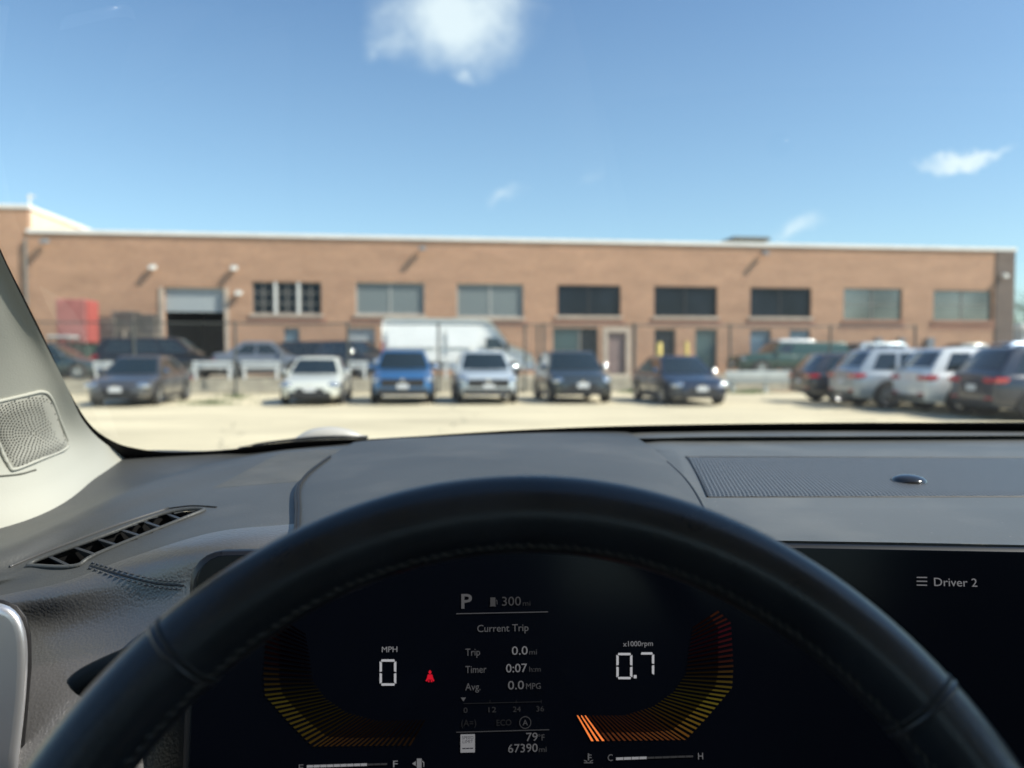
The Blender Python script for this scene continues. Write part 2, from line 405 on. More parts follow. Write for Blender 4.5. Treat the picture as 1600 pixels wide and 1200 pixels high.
for k, r in doors:
    if k == 'garage':
        zmid = wall_uz(300, 487)[1]; dr = empty('garage_door', (0, 0, 0), parent=bld)
        n = 7
        for i in range(n):
            z0 = zmid + (r[3] - zmid) * i / n; pane((r[0] + .02, r[1] - .02, z0 + .01, z0 + (r[3] - zmid) / n - .01), -.2, SH, dr, 'panel')
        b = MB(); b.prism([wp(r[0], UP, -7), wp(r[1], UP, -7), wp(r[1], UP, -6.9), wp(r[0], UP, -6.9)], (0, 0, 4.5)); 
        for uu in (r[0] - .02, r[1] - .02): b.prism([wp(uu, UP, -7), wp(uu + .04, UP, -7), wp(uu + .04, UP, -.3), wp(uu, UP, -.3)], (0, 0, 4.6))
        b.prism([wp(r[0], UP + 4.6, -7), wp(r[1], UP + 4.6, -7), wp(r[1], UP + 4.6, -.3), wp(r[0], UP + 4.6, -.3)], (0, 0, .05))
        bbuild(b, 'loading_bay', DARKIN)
        for uu in (r[0] - .22, r[1] + .02):
            b = MB(); b.prism([wp(uu, UP, 0), wp(uu + .2, UP, 0), wp(uu + .2, UP, .06), wp(uu, UP, .06)], (0, 0, r[3] - UP)); bbuild(b, 'door_post', STONE)
    elif k == 'shutter':
        dr = empty('shutter_door', (0, 0, 0), parent=bld); n = 9
        for i in range(n):
            z0 = r[2] + (r[3] - r[2]) * i / n; pane((r[0] + .02, r[1] - .02, z0 + .008, z0 + (r[3] - r[2]) / n - .008), -.2, SH, dr, 'slat')
    elif k == 'wide':
        um = r[0] + (r[1] - r[0]) * .6; window(k, (r[0], um, r[2], r[3]), [GT], FR, 1, 1); window(k, (um + .01, r[1], r[2], r[3]), [GD], FR, 1, 1)
    elif k == 'door':
        d = pane((r[0], r[1], r[2], r[3]), -.15, DOORM, bld, 'door')
        b = MB(); c0 = wp(r[1] - .12, UP + 1.05, -.1); b.tube([c0, c0 + WN * .06, c0 + WN * .06 - WD * .12], .015, 6); bbuild(b, 'handle', FR, d)
        for (a, c, z0, z1) in ((r[0] - .28, r[0] - .01, UP, r[3] + .25), (r[1] + .01, r[1] + .28, UP, r[3] + .25), (r[0] - .01, r[1] + .01, r[3], r[3] + .25)):
            b = MB(); b.prism([wp(a, z0, 0), wp(c, z0, 0), wp(c, z0, .04), wp(a, z0, .04)], (0, 0, z1 - z0)); bbuild(b, 'door_surround', STONE)
    elif k == 'glass': window(k, r, [GD if r[0] < wall_uz(1060, 520)[0] else GT], FR, 1, 1)
    else: window(k, r, [GBL], FR, 1, 1)
# small boxes on the wall
GREY = mat('grey_metal', (.22, .24, .26), .5)
for (x0, y0, x1, y1) in ((1366, 528, 1376, 548), (1402, 528, 1411, 546), (1446, 528, 1457, 548), (1247, 380, 1248, 381)):
    if x1 - x0 < 3: continue
    r = rect(x0, y0, x1, y1); b = MB(); b.prism([wp(r[0], r[2], 0.002), wp(r[1], r[2], 0.002), wp(r[1], r[2], .2), wp(r[0], r[2], .2)], (0, 0, r[3] - r[2])); bbuild(b, 'meter_box', GREY)
# wall lamps
LG = mat('lamp_lens', (.75, .75, .70), .2, spec=.6)
for (px, py, big) in ((240, 418, 1), (367, 419, 0), (374, 458, 1), (660, 389, 2), (1192, 396, 2), (1565, 431, 1), (74, 378, 2)):
    u, z = wall_uz(px, py); o0 = .06 if px == 1565 else 0
    b = MB(); ln = .30 if big == 2 else .17
    b.tube([wp(u, z + .1, o0), wp(u, z + .16, o0 + ln * .5), wp(u, z + .1, o0 + ln)], .03, 6)
    lam = bbuild(b, 'wall_lamp', FR if big == 2 else GREY)
    b = MB(); b.prism([wp(u - .17, z - .09, o0 + ln * .55), wp(u + .17, z - .09, o0 + ln * .55), wp(u + .15, z - .14, o0 + ln + .18), wp(u - .15, z - .14, o0 + ln + .18)], (0, 0, .2)); bbuild(b, 'lamp_head', GREY if big == 2 else LG, lam, bevel=.02)
# rooftop unit, down pipe
u, z = wall_uz(1225, 377)
b = MB(); zt = ztop - .4
b.prism([wp(u - 1.1, zt, -6), wp(u + .8, zt, -6), wp(u + .8, zt, -4), wp(u - 1.1, zt, -4)], (0, 0, 1.32))
b.prism([wp(u - 1.3, zt + 1.33, -6.2), wp(u + 1.0, zt + 1.33, -6.2), wp(u + 1.0, zt + 1.33, -3.8), wp(u - 1.3, zt + 1.33, -3.8)], (0, 0, .22))
bbuild(b, 'rooftop_vent', mat('vent_metal', (.16, .17, .14), .6))
b = MB(); u = wall_uz(42, 400)[0]; b.tube([wp(u, UP, .12), wp(u, ztop - .3, .12)], .07, 8); bbuild(b, 'down_pipe', FR)
# taller block on the left, its sunlit side wall cream coloured
tall = empty('tall_brick_block', wp(u_l - 5, UP))
tag(tall, 'taller brick block with a cream side wall at the long building left end', 'building')
TI = Matrix.Translation(-wp(u_l - 5, UP))
zt2 = wall_uz(44, 326)[1]
def tbuild(mb, name, m, uv=False, **k):
    mb.v = [tuple(TI @ Vector(v)) for v in mb.v]; o = mb.build(name, m, tall, **k)
    if uv: set_uv(o, lambda co: uvw(Vector(co) + wp(u_l - 5, UP)))
    return o
b = MB(); b.prism([wp(u_l - 30, UP, .0), wp(u_l - .003, UP, .0), wp(u_l - .003, UP, -.3), wp(u_l - 30, UP, -.3)], (0, 0, zt2 - UP)); tbuild(b, 'front_wall', BRICK, True)
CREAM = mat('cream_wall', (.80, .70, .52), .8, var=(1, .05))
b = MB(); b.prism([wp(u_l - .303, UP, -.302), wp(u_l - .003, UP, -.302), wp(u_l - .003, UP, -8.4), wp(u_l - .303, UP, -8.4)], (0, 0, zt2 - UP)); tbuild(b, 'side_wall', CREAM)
b = MB(); b.prism([wp(u_l - 30, zt2, .08), wp(u_l + .08, zt2, .08), wp(u_l + .08, zt2, -8.5), wp(u_l - 30, zt2, -8.5)], (0, 0, .2)); tbuild(b, 'roof_coping', WHITE)
b = MB(); b.tube([wp(u_l + .0, zt2 + .2, -.2), wp(u_l, zt2 + .75, -.2)], .06, 6); b.tube([wp(u_l - .1, zt2 + .62, -.2), wp(u_l + .25, zt2 + .66, -.2)], .05, 6); tbuild(b, 'roof_pipe', LG)

# far right: white low building and trees
b = MB(); fb = empty('far_building', (43, 60, 0)); tag(fb, 'low white building just visible past the right end of the brick building', 'building')
b.box(-3.2, 10, 0, 10, 0, 3.6); b.build('wall', mat('white_wall', (.55, .57, .55), .8, var=(1, .1)), fb)
b = MB(); b.box(-3.4, 10.2, -.2, 10.2, 3.6, 4.0); b.build('roof', WHITE, fb)
for xx in (-2.3, 1.0): b = MB(); b.box(xx, xx + 1.8, -.05, -.002, 1.0, 2.4); b.build('window', GT, fb)
LEAFM = mat('tree_leaf', (.055, .085, .035), .7, var=(.8, .5)); BARK = mat('tree_bark', (.10, .075, .055), .9)
def tree(x, y, h, rad, label, seed):
    rg = random.Random(seed); t = empty('broadleaf_tree', (x, y, 0)); tag(t, label, 'tree', 'trees past the right end of the building')
    b = MB(); b.tube([(0, 0, 0), (.1, 0, h * .3), (-.1, .1, h * .7)], [.22, .17, .07], 7)
    for k in range(7):
        a = rg.uniform(0, 6.28); z = h * rg.uniform(.3, .55); b.tube([(0, 0, z), (math.cos(a) * rad * .6, math.sin(a) * rad * .6, z + h * .22)], [.09, .03], 5)
    b.build('trunk', BARK, t, smooth=True)
    b = MB()
    blobs = [(Vector((rg.gauss(0, rad * .42), rg.gauss(0, rad * .42), h * rg.uniform(.42, .9))), rad * rg.uniform(.22, .4)) for _ in range(26)]
    for c, rr in blobs:
        for _ in range(110):
            d = Vector((rg.gauss(0, 1), rg.gauss(0, 1), rg.gauss(0, .8))).normalized(); p = c + d * rr * rg.uniform(.6, 1.05)
            a = Vector((rg.gauss(0, 1), rg.gauss(0, 1), rg.gauss(0, 1))).normalized() * rg.uniform(.07, .16); e = a.orthogonal().normalized() * a.length * .6
            b.add([p - a, p + e, p + a, p - e], [(0, 1, 2, 3)])
    tag(b.build('crown', LEAFM, t), kind='stuff')
tree(47, 69, 7.6, 3.2, 'dark green tree just right of the brick building corner', 3)
tree(53.5, 72, 9.5, 3.6, 'taller green tree beyond the low white building', 5)
# ============================================================ FENCE, BARRIERS, YARD THINGS
FM = mat('fence_steel', (.07, .075, .07), .6); 
fen = empty('chain_link_fence', wp(25, 0, FD + .45)); tag(fen, 'tall dark chain link fence running in front of the brick building', 'fence')
FI = Matrix.Translation(-wp(25, 0, FD + .45))
def fbuild(mb, name, m, par=None, **k):
    mb.v = [tuple(FI @ Vector(v)) for v in mb.v]; return mb.build(name, m, par or fen, **k)
def fence_u(px):
    d = ray(px, 560); o = W0 + WN * (FD + .45); k = (o - Vector((0, 0, EYE))).dot(WN) / d.dot(WN)
    return (Vector((0, 0, EYE)) + d * k - W0).dot(WD)
FH = 2.72
posts = [62, 215, 371, 545, 685, 847, 987, 1135, 1290, 1421]
for px in posts:
    u = fence_u(px); b = MB(); b.tube([wp(u, .004, FD + .45 + (.36)), wp(u, FH + .08, FD + .45 + .36)], .05 if px != 987 else .075, 8); fbuild(b, 'post', FM)
u0f, u1f = fence_u(-60), fence_u(1421)
b = MB(); b.tube([wp(u0f, FH, FD + .81), wp(u1f, FH, FD + .81)], .032, 6); fbuild(b, 'rail', FM)
# mesh as thin diagonal wires with real gaps
b = MB(); st = .11; u = u0f; hh = FH
WIRE = mat('wire', (.16, .165, .16), .5)
def wire(b, p, q, t=.0016):
    p, q = Vector(p), Vector(q); n = (q - p).cross(WN).normalized() * t
    b.add([p - n, q - n, q + n, p + n], [(0, 1, 2, 3)])
while u < u1f:
    for s in (1, -1):
        a0 = u; c0 = u + s * hh
        wire(b, wp(a0, .05, FD + .81), wp(min(max(c0, u0f), u1f), .05 + min(hh, abs(min(max(c0, u0f), u1f) - a0)), FD + .81))
    u += st
fbuild(b, 'wire_mesh', WIRE); fen.children[-1]['kind'] = 'stuff'
# gate frame beside post 847
b = MB()
ua, ub = fence_u(818), fence_u(838)
for uu in (ua, ub): b.tube([wp(uu, .004, FD + .81), wp(uu, FH, FD + .81)], .05, 6)
fbuild(b, 'gate_frame', FM)

BW = mat('barrier_white', (.72, .74, .73), .5, var=(2, .1)); BG = mat('barrier_grey', (.48, .52, .52), .5, var=(2, .12))
def uz_off(px, off):
    d = ray(px, 575); o = W0 + WN * off; k = (o - Vector((0, 0, EYE))).dot(WN) / d.dot(WN)
    return (Vector((0, 0, EYE)) + d * k - W0).dot(WD)
bars = [(146, 176, BW, 'short white board barrier left of the grey sedan, at the fence'),
        (301, 364, BW, 'white board barrier between the grey sedan and a fence post'),
        (377, 438, BW, 'white board barrier just left of the small white sedan'),
        (541, 575, BW, 'white board barrier seen between white sedan and blue SUV'),
        (692, 715, BW, 'white board barrier seen between the blue and the white SUV')]
ang = math.atan2(WD.y, WD.x)
for x0, x1, m, lab in bars:
    a, c = uz_off(x0, FD + .1), uz_off(x1, FD + .1); ln = c - a
    o = empty('board_barrier', wp((a + c) / 2, UP + .065, FD + .12), ang); tag(o, lab, 'barrier', 'white board barriers along the retaining wall')
    b = MB(); b.box(-ln / 2, ln / 2, -.03, .03, .42, .70); b.build('board', m, o, bevel=.01)
    for s in (-1, 1):
        b = MB(); b.box(s * (ln / 2 - .12) - .05, s * (ln / 2 - .12) + .05, -.05, .05, 0, .42); b.build('leg', m, o, bevel=.01)
a, c = uz_off(1134, FD + 2.2), uz_off(1262, FD + 2.2); ln = c - a
o = empty('guard_rail', wp((a + c) / 2, 0, FD + 2.2), ang); tag(o, 'long pale grey two-rail guard rail in front of the dark green truck', 'guard rail')
b = MB(); b.box(-ln / 2, ln / 2, -.03, .03, .63, .88); b.build('rail', BG, o, bevel=.015)
b = MB(); b.box(-ln / 2, ln / 2, -.035, .035, .40, .60); b.build('rail', mat('rail_grey', (.30, .33, .33), .5), o, bevel=.015)  # lower rail in a darker grey
for s in (-.8, 0, .8): b = MB(); b.box(s * ln / 2 - .06, s * ln / 2 + .06, .04, .14, 0, .8); b.build('post', BG, o)

# bollards
YEL = mat('bollard_yellow', (.75, .58, .16), .5)
for px, py, yv in ((1030, 535, 41.0), (1073, 534, 41.5)):
    p = at(px, py, yv); o = empty('bollard', (p.x, p.y, UP)); tag(o, 'yellow bollard in front of the dark glazed entrance' if px < 1050 else 'yellow bollard between the two ground floor entrances', 'bollard', 'yellow bollards by the entrances')
    b = MB(); h = p.z - UP; r = .16 if px < 1050 else .11
    b.tube([(0, 0, 0), (0, 0, h - .08), (0, 0, h)], [r, r, r * .6], 12); b.build('pole', YEL, o, smooth=True, sharp=50)
# red compactor on a green stand and the timber pile
p = at(124, 560, 35.5)
o = empty('waste_compactor', (p.x, p.y, UP), ang); tag(o, 'faded red waste hopper raised on a dark green base, near the left pillar', 'container')
REDM = mat('faded_red', (.36, .13, .115), .6, var=(1.5, .2)); GRN = mat('dark_green_steel', (.03, .06, .05), .5, var=(1, .3))
b = MB(); b.box(-.68, .58, -.7, .7, 1.55, 3.55); b.build('hopper', REDM, o, bevel=.06)
b = MB(); b.box(.585, .66, -.6, .6, 1.6, 3.5); b.build('edge_panel', mat('bright_red', (.42, .10, .085), .5), o, bevel=.02)
b = MB(); b.box(-.35, .55, -.6, .6, 0, 1.53); b.build('base', GRN, o, bevel=.04)
for s in (-1, 1): b = MB(); b.box(-1.0, -.45, s * .5 - .06, s * .5 + .06, 0, 1.6); b.build('leg', GRN, o)
p = at(100, 560, 34.0)
o = empty('forklift', (p.x, p.y, UP), ang); tag(o, 'small forklift with yellow mast and pale roof beside the green base', 'forklift')
b = MB(); b.box(-.45, .45, -.5, .5, .3, 1.0); b.build('body', mat('forklift_dark', (.05, .06, .06), .5), o, bevel=.08)
b = MB(); b.box(-.5, .45, -.5, .5, 1.75, 1.87); b.build('roof', mat('forklift_roof', (.45, .48, .46), .5), o, bevel=.04)
for sx in (-.42, .38):
    for sy in (-.42, .42): b = MB(); b.box(sx - .03, sx + .03, sy - .03, sy + .03, 1.0, 1.75); b.build('roof_post', FM, o)
b = MB(); b.box(-.62, -.5, -.35, .35, .1, 1.5); b.build('mast', mat('mast_yellow', (.6, .38, .1), .5), o, bevel=.02)
for sx in (-.3, .32):
    for sy in (-.5, .5): b = MB(); b.tube([(sx, sy - .08, .22), (sx, sy + .08, .22)], .22, 12); b.build('wheel', FM, o, smooth=True, sharp=40)
WOOD = mat('weathered_timber', (.21, .19, .17), .9, var=(3, .35)); WOODL = mat('pale_timber', (.36, .31, .25), .9, var=(3, .2))
rg = random.Random(8)
for i in range(3):
    p = at(168 + i * 31, 560, 36.6 + .3 * i)
    o = empty('pallet_stack', (p.x, p.y, UP), ang)
    tag(o, ['stack of grey weathered pallets right of the red hopper', 'middle stack of grey pallets with a pale plank leaning on it', 'grey pallet stack next to the garage opening'][i], 'pallet stack', 'weathered pallet stacks by the wall')
    z = 0; top = [2.7, 3.0, 2.9][i]
    while z < top:
        sx = rg.uniform(-.05, .05); b = MB()
        for q in (-.4, 0, .4): b.box(-.5 + sx, .5 + sx, q - .05, q + .05, z, z + .1)
        for q in range(6): b.box(-.5 + q * .18 + sx, -.5 + q * .18 + .12 + sx, -.5, .5, z + .1, z + .125)
        b.build('pallet', WOOD if rg.random() < .8 else WOODL, o); z += .135
    if i == 1:
        b = MB(); b.tube([(-.3, -.75, 0), (.1, -.56, 2.15)], .06, 4); b.build('plank', WOODL, o)
# weeds
WEED = mat('weed_green', (.10, .16, .05), .7)
for (px, py, yv, n, s) in ((328, 634, 23.2, 240, .55), (370, 622, 26.5, 160, .4), (987, 601, 30.5, 200, .35), (1163, 606, 30, 260, .5), (1180, 603, 31, 160, .3), (640, 618, 30, 60, .3)):
    p = at(px, py, yv); b = MB()
    for _ in range(n):
        a = rg.uniform(0, 6.28); d = abs(rg.gauss(0, s)); x, y = math.cos(a) * d, math.sin(a) * d * .5
        h = rg.uniform(.04, .2); dx, dy = rg.uniform(-.06, .06), rg.uniform(-.06, .06)
        b.add([(x - .012, y, 0), (x + .012, y, 0), (x + dx, y + dy, h)], [(0, 1, 2)])
    o = b.build('weeds', WEED); o.location = (p.x, p.y, .004); tag(o, 'low green weeds growing at the lot edge', 'weeds', 'weeds along the lot edge', 'stuff')

# ============================================================ VEHICLES
TYRE = mat('tyre', (.018, .018, .018), .8); RIM = mat('alloy_rim', (.55, .56, .58), .22, metal=.9); RIMD = mat('dark_rim', (.10, .10, .11), .3, metal=.8)
GLASS = mat('car_glass', (.012, .020, .022), .03, spec=.9, coat=.5); BLK = mat('black_trim', (.02, .02, .022), .45)
HL = mat('headlamp', (.62, .65, .67), .05, spec=1, coat=1, metal=.9); TL = mat('tail_lamp', (.42, .012, .015), .12, spec=.8, coat=1)
PLATE = mat('number_plate', (.62, .64, .66), .4); CHR = mat('chrome', (.75, .76, .78), .1, metal=1)
def paint(name, c, metal=.4): return mat('paint_' + name, c, .28, metal=metal, coat=1, coat_rough=.03, var=(1.2, .04))
def lathe(prof, seg=24):
    """profile (y, r) about the y axis"""
    return [[Vector((math.cos(a) * r, y, math.sin(a) * r)) for a in [2 * math.pi * k / seg for k in range(seg)]] for y, r in prof]
WM = {}
def wheel_meshes(r, dark):
    k = (r, dark)
    if k in WM: return WM[k]
    b = MB(); w2 = .11
    b.grid(lathe([(-w2, r * .66), (-w2, r * .9), (-w2 * .8, r * .985), (0, r), (w2 * .8, r * .985), (w2, r * .9), (w2, r * .66)]), closed=True)
    ty = b.mesh('tyre', TYRE, True, 40)
    b = MB(); b.grid(lathe([(w2 * .92, r * .67), (w2 * .98, r * .64), (w2 * .55, r * .6), (w2 * .2, r * .58), (w2 * .2, .001)]), mi=1, closed=True)
    b.grid(lathe([(w2 * .93, r * .68), (w2 * 1.0, r * .655), (w2 * .93, r * .62)]), closed=True)
    for i in range(5):
        a = i * 2 * math.pi / 5; m = Matrix.Rotation(a, 4, 'Y')
        for d in (-.055, .055):
            b.prism([m @ Vector((-.02 + d * .3, w2 * .5, .04)), m @ Vector((.02 + d * .3, w2 * .5, .04)), m @ Vector((.022 + d, w2 * .5, r * .63)), m @ Vector((-.022 + d, w2 * .5, r * .63))], (0, w2 * .4, 0))
    b.grid(lathe([(w2 * .92, .05), (w2 * .98, .03), (w2 * .98, .001)], 12), closed=True)
    rm = b.mesh('rim', [RIMD if dark else RIM, BLK], True, 35)
    WM[k] = (ty, rm); return WM[k]

TYPES = {
 # L, W, belt z, roof z, body stations (x, zb, zt, hw), cabin (xbf, xtf, xtr, xbr, wb, wt), wheels (xf, xr, r)
 'sedan': dict(W=1.82, st=[(-2.33, .42, .80, .62), (-2.25, .26, .96, .80), (-1.9, .22, 1.0, .88), (-1.2, .19, .96, .91), (0, .18, .92, .91), (.9, .19, .92, .91), (1.4, .2, .86, .9), (1.95, .22, .76, .86), (2.22, .24, .64, .76), (2.32, .30, .54, .55)],
               belt=.90, roof=1.42, cab=(1.12, .35, -1.0, -1.85, .82, .60), wh=(1.42, -1.36, .33), side=[(.10, .46), (.50, .82)]),
 'suv': dict(W=1.90, st=[(-2.30, .48, .98, .72), (-2.25, .32, 1.06, .86), (-1.9, .27, 1.08, .93), (-1.2, .25, 1.06, .95), (0, .24, 1.04, .95), (.9, .25, 1.05, .95), (1.4, .26, 1.02, .94), (1.95, .28, .96, .90), (2.22, .30, .84, .83), (2.33, .36, .72, .68)],
             belt=1.03, roof=1.62, cab=(1.15, .50, -1.72, -2.18, .86, .66), wh=(1.42, -1.38, .365), side=[(.08, .36), (.40, .66), (.70, .90)]),
 'hatch': dict(W=1.80, st=[(-1.92, .44, .9, .66), (-1.86, .28, 1.0, .82), (-1.5, .23, 1.04, .88), (-.9, .21, 1.0, .90), (0, .2, .98, .90), (.8, .21, .98, .9), (1.3, .22, .93, .88), (1.75, .24, .84, .83), (1.95, .28, .72, .74), (2.02, .34, .6, .55)],
               belt=.97, roof=1.50, cab=(1.0, .35, -1.45, -1.85, .83, .66), wh=(1.28, -1.22, .335), side=[(.08, .45), (.50, .85)]),
 'minivan': dict(W=1.98, st=[(-2.55, .46, 1.0, .75), (-2.5, .3, 1.1, .9), (-2.1, .25, 1.12, .97), (-1.2, .23, 1.1, .99), (0, .22, 1.06, .99), (1.1, .23, 1.02, .99), (1.7, .25, .95, .97), (2.2, .27, .86, .92), (2.48, .3, .74, .82), (2.58, .36, .62, .62)],
                 belt=1.05, roof=1.72, cab=(1.75, .85, -2.1, -2.45, .92, .72), wh=(1.6, -1.5, .35), side=[(.08, .30), (.33, .60), (.63, .90)]),
 'pickup': dict(W=1.98, st=[(-2.75, .5, 1.0, .80), (-2.7, .36, 1.14, .93), (-2.2, .34, 1.16, .97), (-1.2, .32, 1.16, .98), (0, .32, 1.15, .98), (1.1, .32, 1.18, .98), (1.7, .32, 1.16, .97), (2.3, .34, 1.1, .94), (2.65, .36, 1.0, .88), (2.75, .42, .86, .75)],
                belt=1.13, roof=1.72, cab=(1.25, .75, -2.45, -2.6, .92, .78), wh=(1.75, -1.65, .39), side=[(.05, .22)]),
}
PROTO = {}
def cab_pos(T, t, a):
    """cabin surface: t height 0..1, a around 0..4 (front, left side, rear, right side)"""
    xbf, xtf, xtr, xbr, wb, wt = T['cab']; tt = t
    xf = xbf + (xtf - xbf) * tt; xr = xbr + (xtr - xbr) * tt ** 1.1; hw = wb + (wt - wb) * tt ** 1.25
    z = T['belt'] - .02 + (T['roof'] - T['belt'] + .02) * t
    k, s = int(a) % 4, a - int(a)
    cr_ = .10
    if k == 0: y = -hw + 2 * hw * s; return Vector((xf + .10 * (1 - (2 * s - 1) ** 2), y, z))
    if k == 1: return Vector((xf + (xr - xf) * s, hw + .03 * (1 - (2 * s - 1) ** 2), z))
    if k == 2: y = hw - 2 * hw * s; return Vector((xr - .07 * (1 - (2 * s - 1) ** 2), y, z))
    return Vector((xr + (xf - xr) * s, -hw - .03 * (1 - (2 * s - 1) ** 2), z))
def cab_patch(T, t0, t1, a0, a1, na=6, ntt=4, off=.006, skew=0):
    rows = []
    c = Vector(((T['cab'][1] + T['cab'][2]) / 2, 0, T['belt'] + .2))
    for i in range(ntt + 1):
        t = t0 + (t1 - t0) * i / ntt; r = []
        for j in range(na + 1):
            a = a0 + (a1 - a0) * j / na
            p = cab_pos(T, t, a); e = .002
            du = cab_pos(T, t, min(a + e, int(a0) + .9999)) - cab_pos(T, t, a - e if a - e > int(a0) else a); dv = cab_pos(T, min(1, t + e), a) - cab_pos(T, t - e, a)
            n = du.cross(dv).normalized()
            if n.dot(p - c) < 0: n = -n
            r.append(p + n * off)
        rows.append(r)
    return rows
def gcap(b, c, n, r, rad, out_=.04):
    """shallow convex cap added to catch a sun glint, radius of curvature r"""
    n = n.normalized(); u = n.orthogonal().normalized(); v = n.cross(u); o = c + n * (out_ + .03) - n * r; rows = []
    for i in range(6):
        th = math.asin(rad / r) * (5 - i + .02) / 5
        rows.append([o + (n * math.cos(th) + (u * math.cos(q) + v * math.sin(q)) * math.sin(th)) * r for q in [2 * math.pi * k / 14 for k in range(14)]])
    b.grid(rows, closed=True)
def make_proto(kind):
    """mesh data for each part of a car type, painted parts get their material through object slots"""
    if kind in PROTO: return PROTO[kind]
    T = TYPES[kind]; parts = []
    st = T['st']
    xs = [Vector((s[0], s[1], s[2])) for s in st]
    sp = spline([Vector((s[0], s[1], s[2])) for s in st], 3); sh = spline([Vector((s[0], s[3], 0)) for s in st], 3)
    rows = []
    for p, h in zip(sp, sh):
        x, zb, zt, hw = p.x, p.y, p.z, h.y; dz = zt - zb
        half = [(0, zb), (hw * .80, zb), (hw * .95, zb + dz * .08), (hw * .99, zb + dz * .3), (hw, zb + dz * .55), (hw * .985, zb + dz * .8), (hw * .93, zb + dz * .955), (hw * .80, zb + dz * 1.0), (hw * .4, zb + dz * 1.03), (0, zb + dz * 1.04)]
        rows.append([Vector((x, y, z)) for y, z in half] + [Vector((x, -y, z)) for y, z in half[-2:0:-1]])
    b = MB(); b.grid(rows, closed=True); n = len(rows[0])
    b.f.append(tuple(range(n))[::-1]); b.m.append(0); b.f.append(tuple((len(rows) - 1) * n + k for k in range(n))); b.m.append(0)
    parts.append(('body', b.mesh('body', BLK, True, 60), 'paint'))
    # cabin shell with rounded roof
    b = MB(); rows = []
    for t in (0, .25, .5, .75, .93, 1.0):
        rows.append([cab_pos(T, t, a * .125) for a in range(32)])
    c = Vector(((T['cab'][1] + T['cab'][2]) / 2, 0, T['roof']))
    top = rows[-1]
    for s, dz in ((.965, .022), (.85, .045), (.5, .06), (.02, .065)):
        rows.append([Vector((c.x + (p.x - c.x) * s, p.y * s, T['roof'] + dz)) for p in top])
    b.grid(rows, closed=True); parts.append(('roof', b.mesh('roof', BLK, True, 50), 'paint'))
    b = MB(); b.grid(cab_patch(T, .10, .93, .05, .95, 10)); parts.append(('windshield', b.mesh('windshield', GLASS, True), None))
    b = MB(); b.grid(cab_patch(T, .28, .90, 2.07, 2.93, 8)); parts.append(('rear_window', b.mesh('rear_window', GLASS, True), None))
    for s0, s1 in T['side']:
        for k in (1, 3):
            a0, a1 = (k + s0, k + s1) if k == 1 else (k + 1 - s1, k + 1 - s0)
            b = MB(); b.grid(cab_patch(T, .12, .86, a0, a1, 5)); parts.append(('side_window', b.mesh('side_window', GLASS, True), None))
    # front end
    xf = st[-1][0]; hw = st[-3][3]; zt = st[-3][2]; zb = st[-1][1]
    suv = kind in ('suv', 'pickup', 'minivan')
    def rb(x0, x1, y0, y1, z0, z1, name, m, bev=.02):
        b = MB(); b.box(x0, x1, y0, y1, z0, z1); parts.append((name, b.mesh(name, m), bev))
    gz = zb + (zt - zb) * (.55 if suv else .45)
    if suv: rb(xf - .18, xf + .012, -.64, .64, gz - .15, gz + .09, 'grille', BLK)
    else: rb(xf - .14, xf + .012, -.42, .42, gz - .10, gz + .02, 'grille', BLK)
    rb(xf - .3, xf + .02, -.76 if suv else -.62, .76 if suv else .62, zb - .04, zb + .12, 'air_intake', BLK)
    rb(xf - .12, xf + .03, -.62, .62, zb - .075, zb - .045, 'bumper_lip', CHR if suv else BLK, .01)
    rb(xf, xf + .035, -.17, .17, zb + .13, zb + .27, 'number_plate', PLATE, .005)
    b = MB(); b.disc((xf + .024, 0, gz + .05), (1, 0, 0), .055, 14); parts.append(('emblem', b.mesh('emblem', CHR), None))
    for s in (-1, 1):
        b = MB(); rows = []
        cx, cy, cz = xf - .17, s * (hw * .80), zb + (zt - zb) * .66
        for i in range(7):
            ph = -math.pi / 2 + math.pi * i / 6
            rows.append([Vector((cx + .14 * math.cos(ph) * math.cos(a), cy + .22 * math.cos(ph) * math.sin(a) , cz + .095 * math.sin(ph))) for a in [2 * math.pi * k / 12 for k in range(12)]])
        b.grid(rows, closed=True)
        gcap(b, Vector((cx + .05, cy, cz + .01)), Vector((.80, s * .38, .46)), .32, .085)  # cap added to the headlight, tilted to give a sun glint
        parts.append(('headlight', b.mesh('headlight', HL, True), None))
    # rear end
    xr = st[0][0]; zr0, zr1 = st[0][1], st[0][2]; hr = st[1][3]
    for s in (-1, 1):
        b = MB(); zc = zr1 - .06 if suv else zr1 - .09
        y0, y1 = sorted((s * hr * .50, s * (hr + .045)))
        b.box(xr - .015, xr + .32, y0, y1, zc - .075, zc + .055); parts.append(('tail_light', b.mesh('tail_light', TL), .03))
        y0, y1 = sorted((s * hr * .60, s * (hr * .88)))
        b = MB(); b.box(xr - .03, xr + .1, y0, y1, zr0 - .0, zr0 + .05); parts.append(('reflector', b.mesh('reflector', TL), .01))
    rb(xr - .035, xr + .12, -.75 if suv else -.6, .75 if suv else .6, zr0 - .12, zr0 - .01, 'rear_bumper', BLK)
    rb(xr - .022, xr + .05, -.17, .17, zr0 + .18, zr0 + .32, 'number_plate', PLATE, .005)
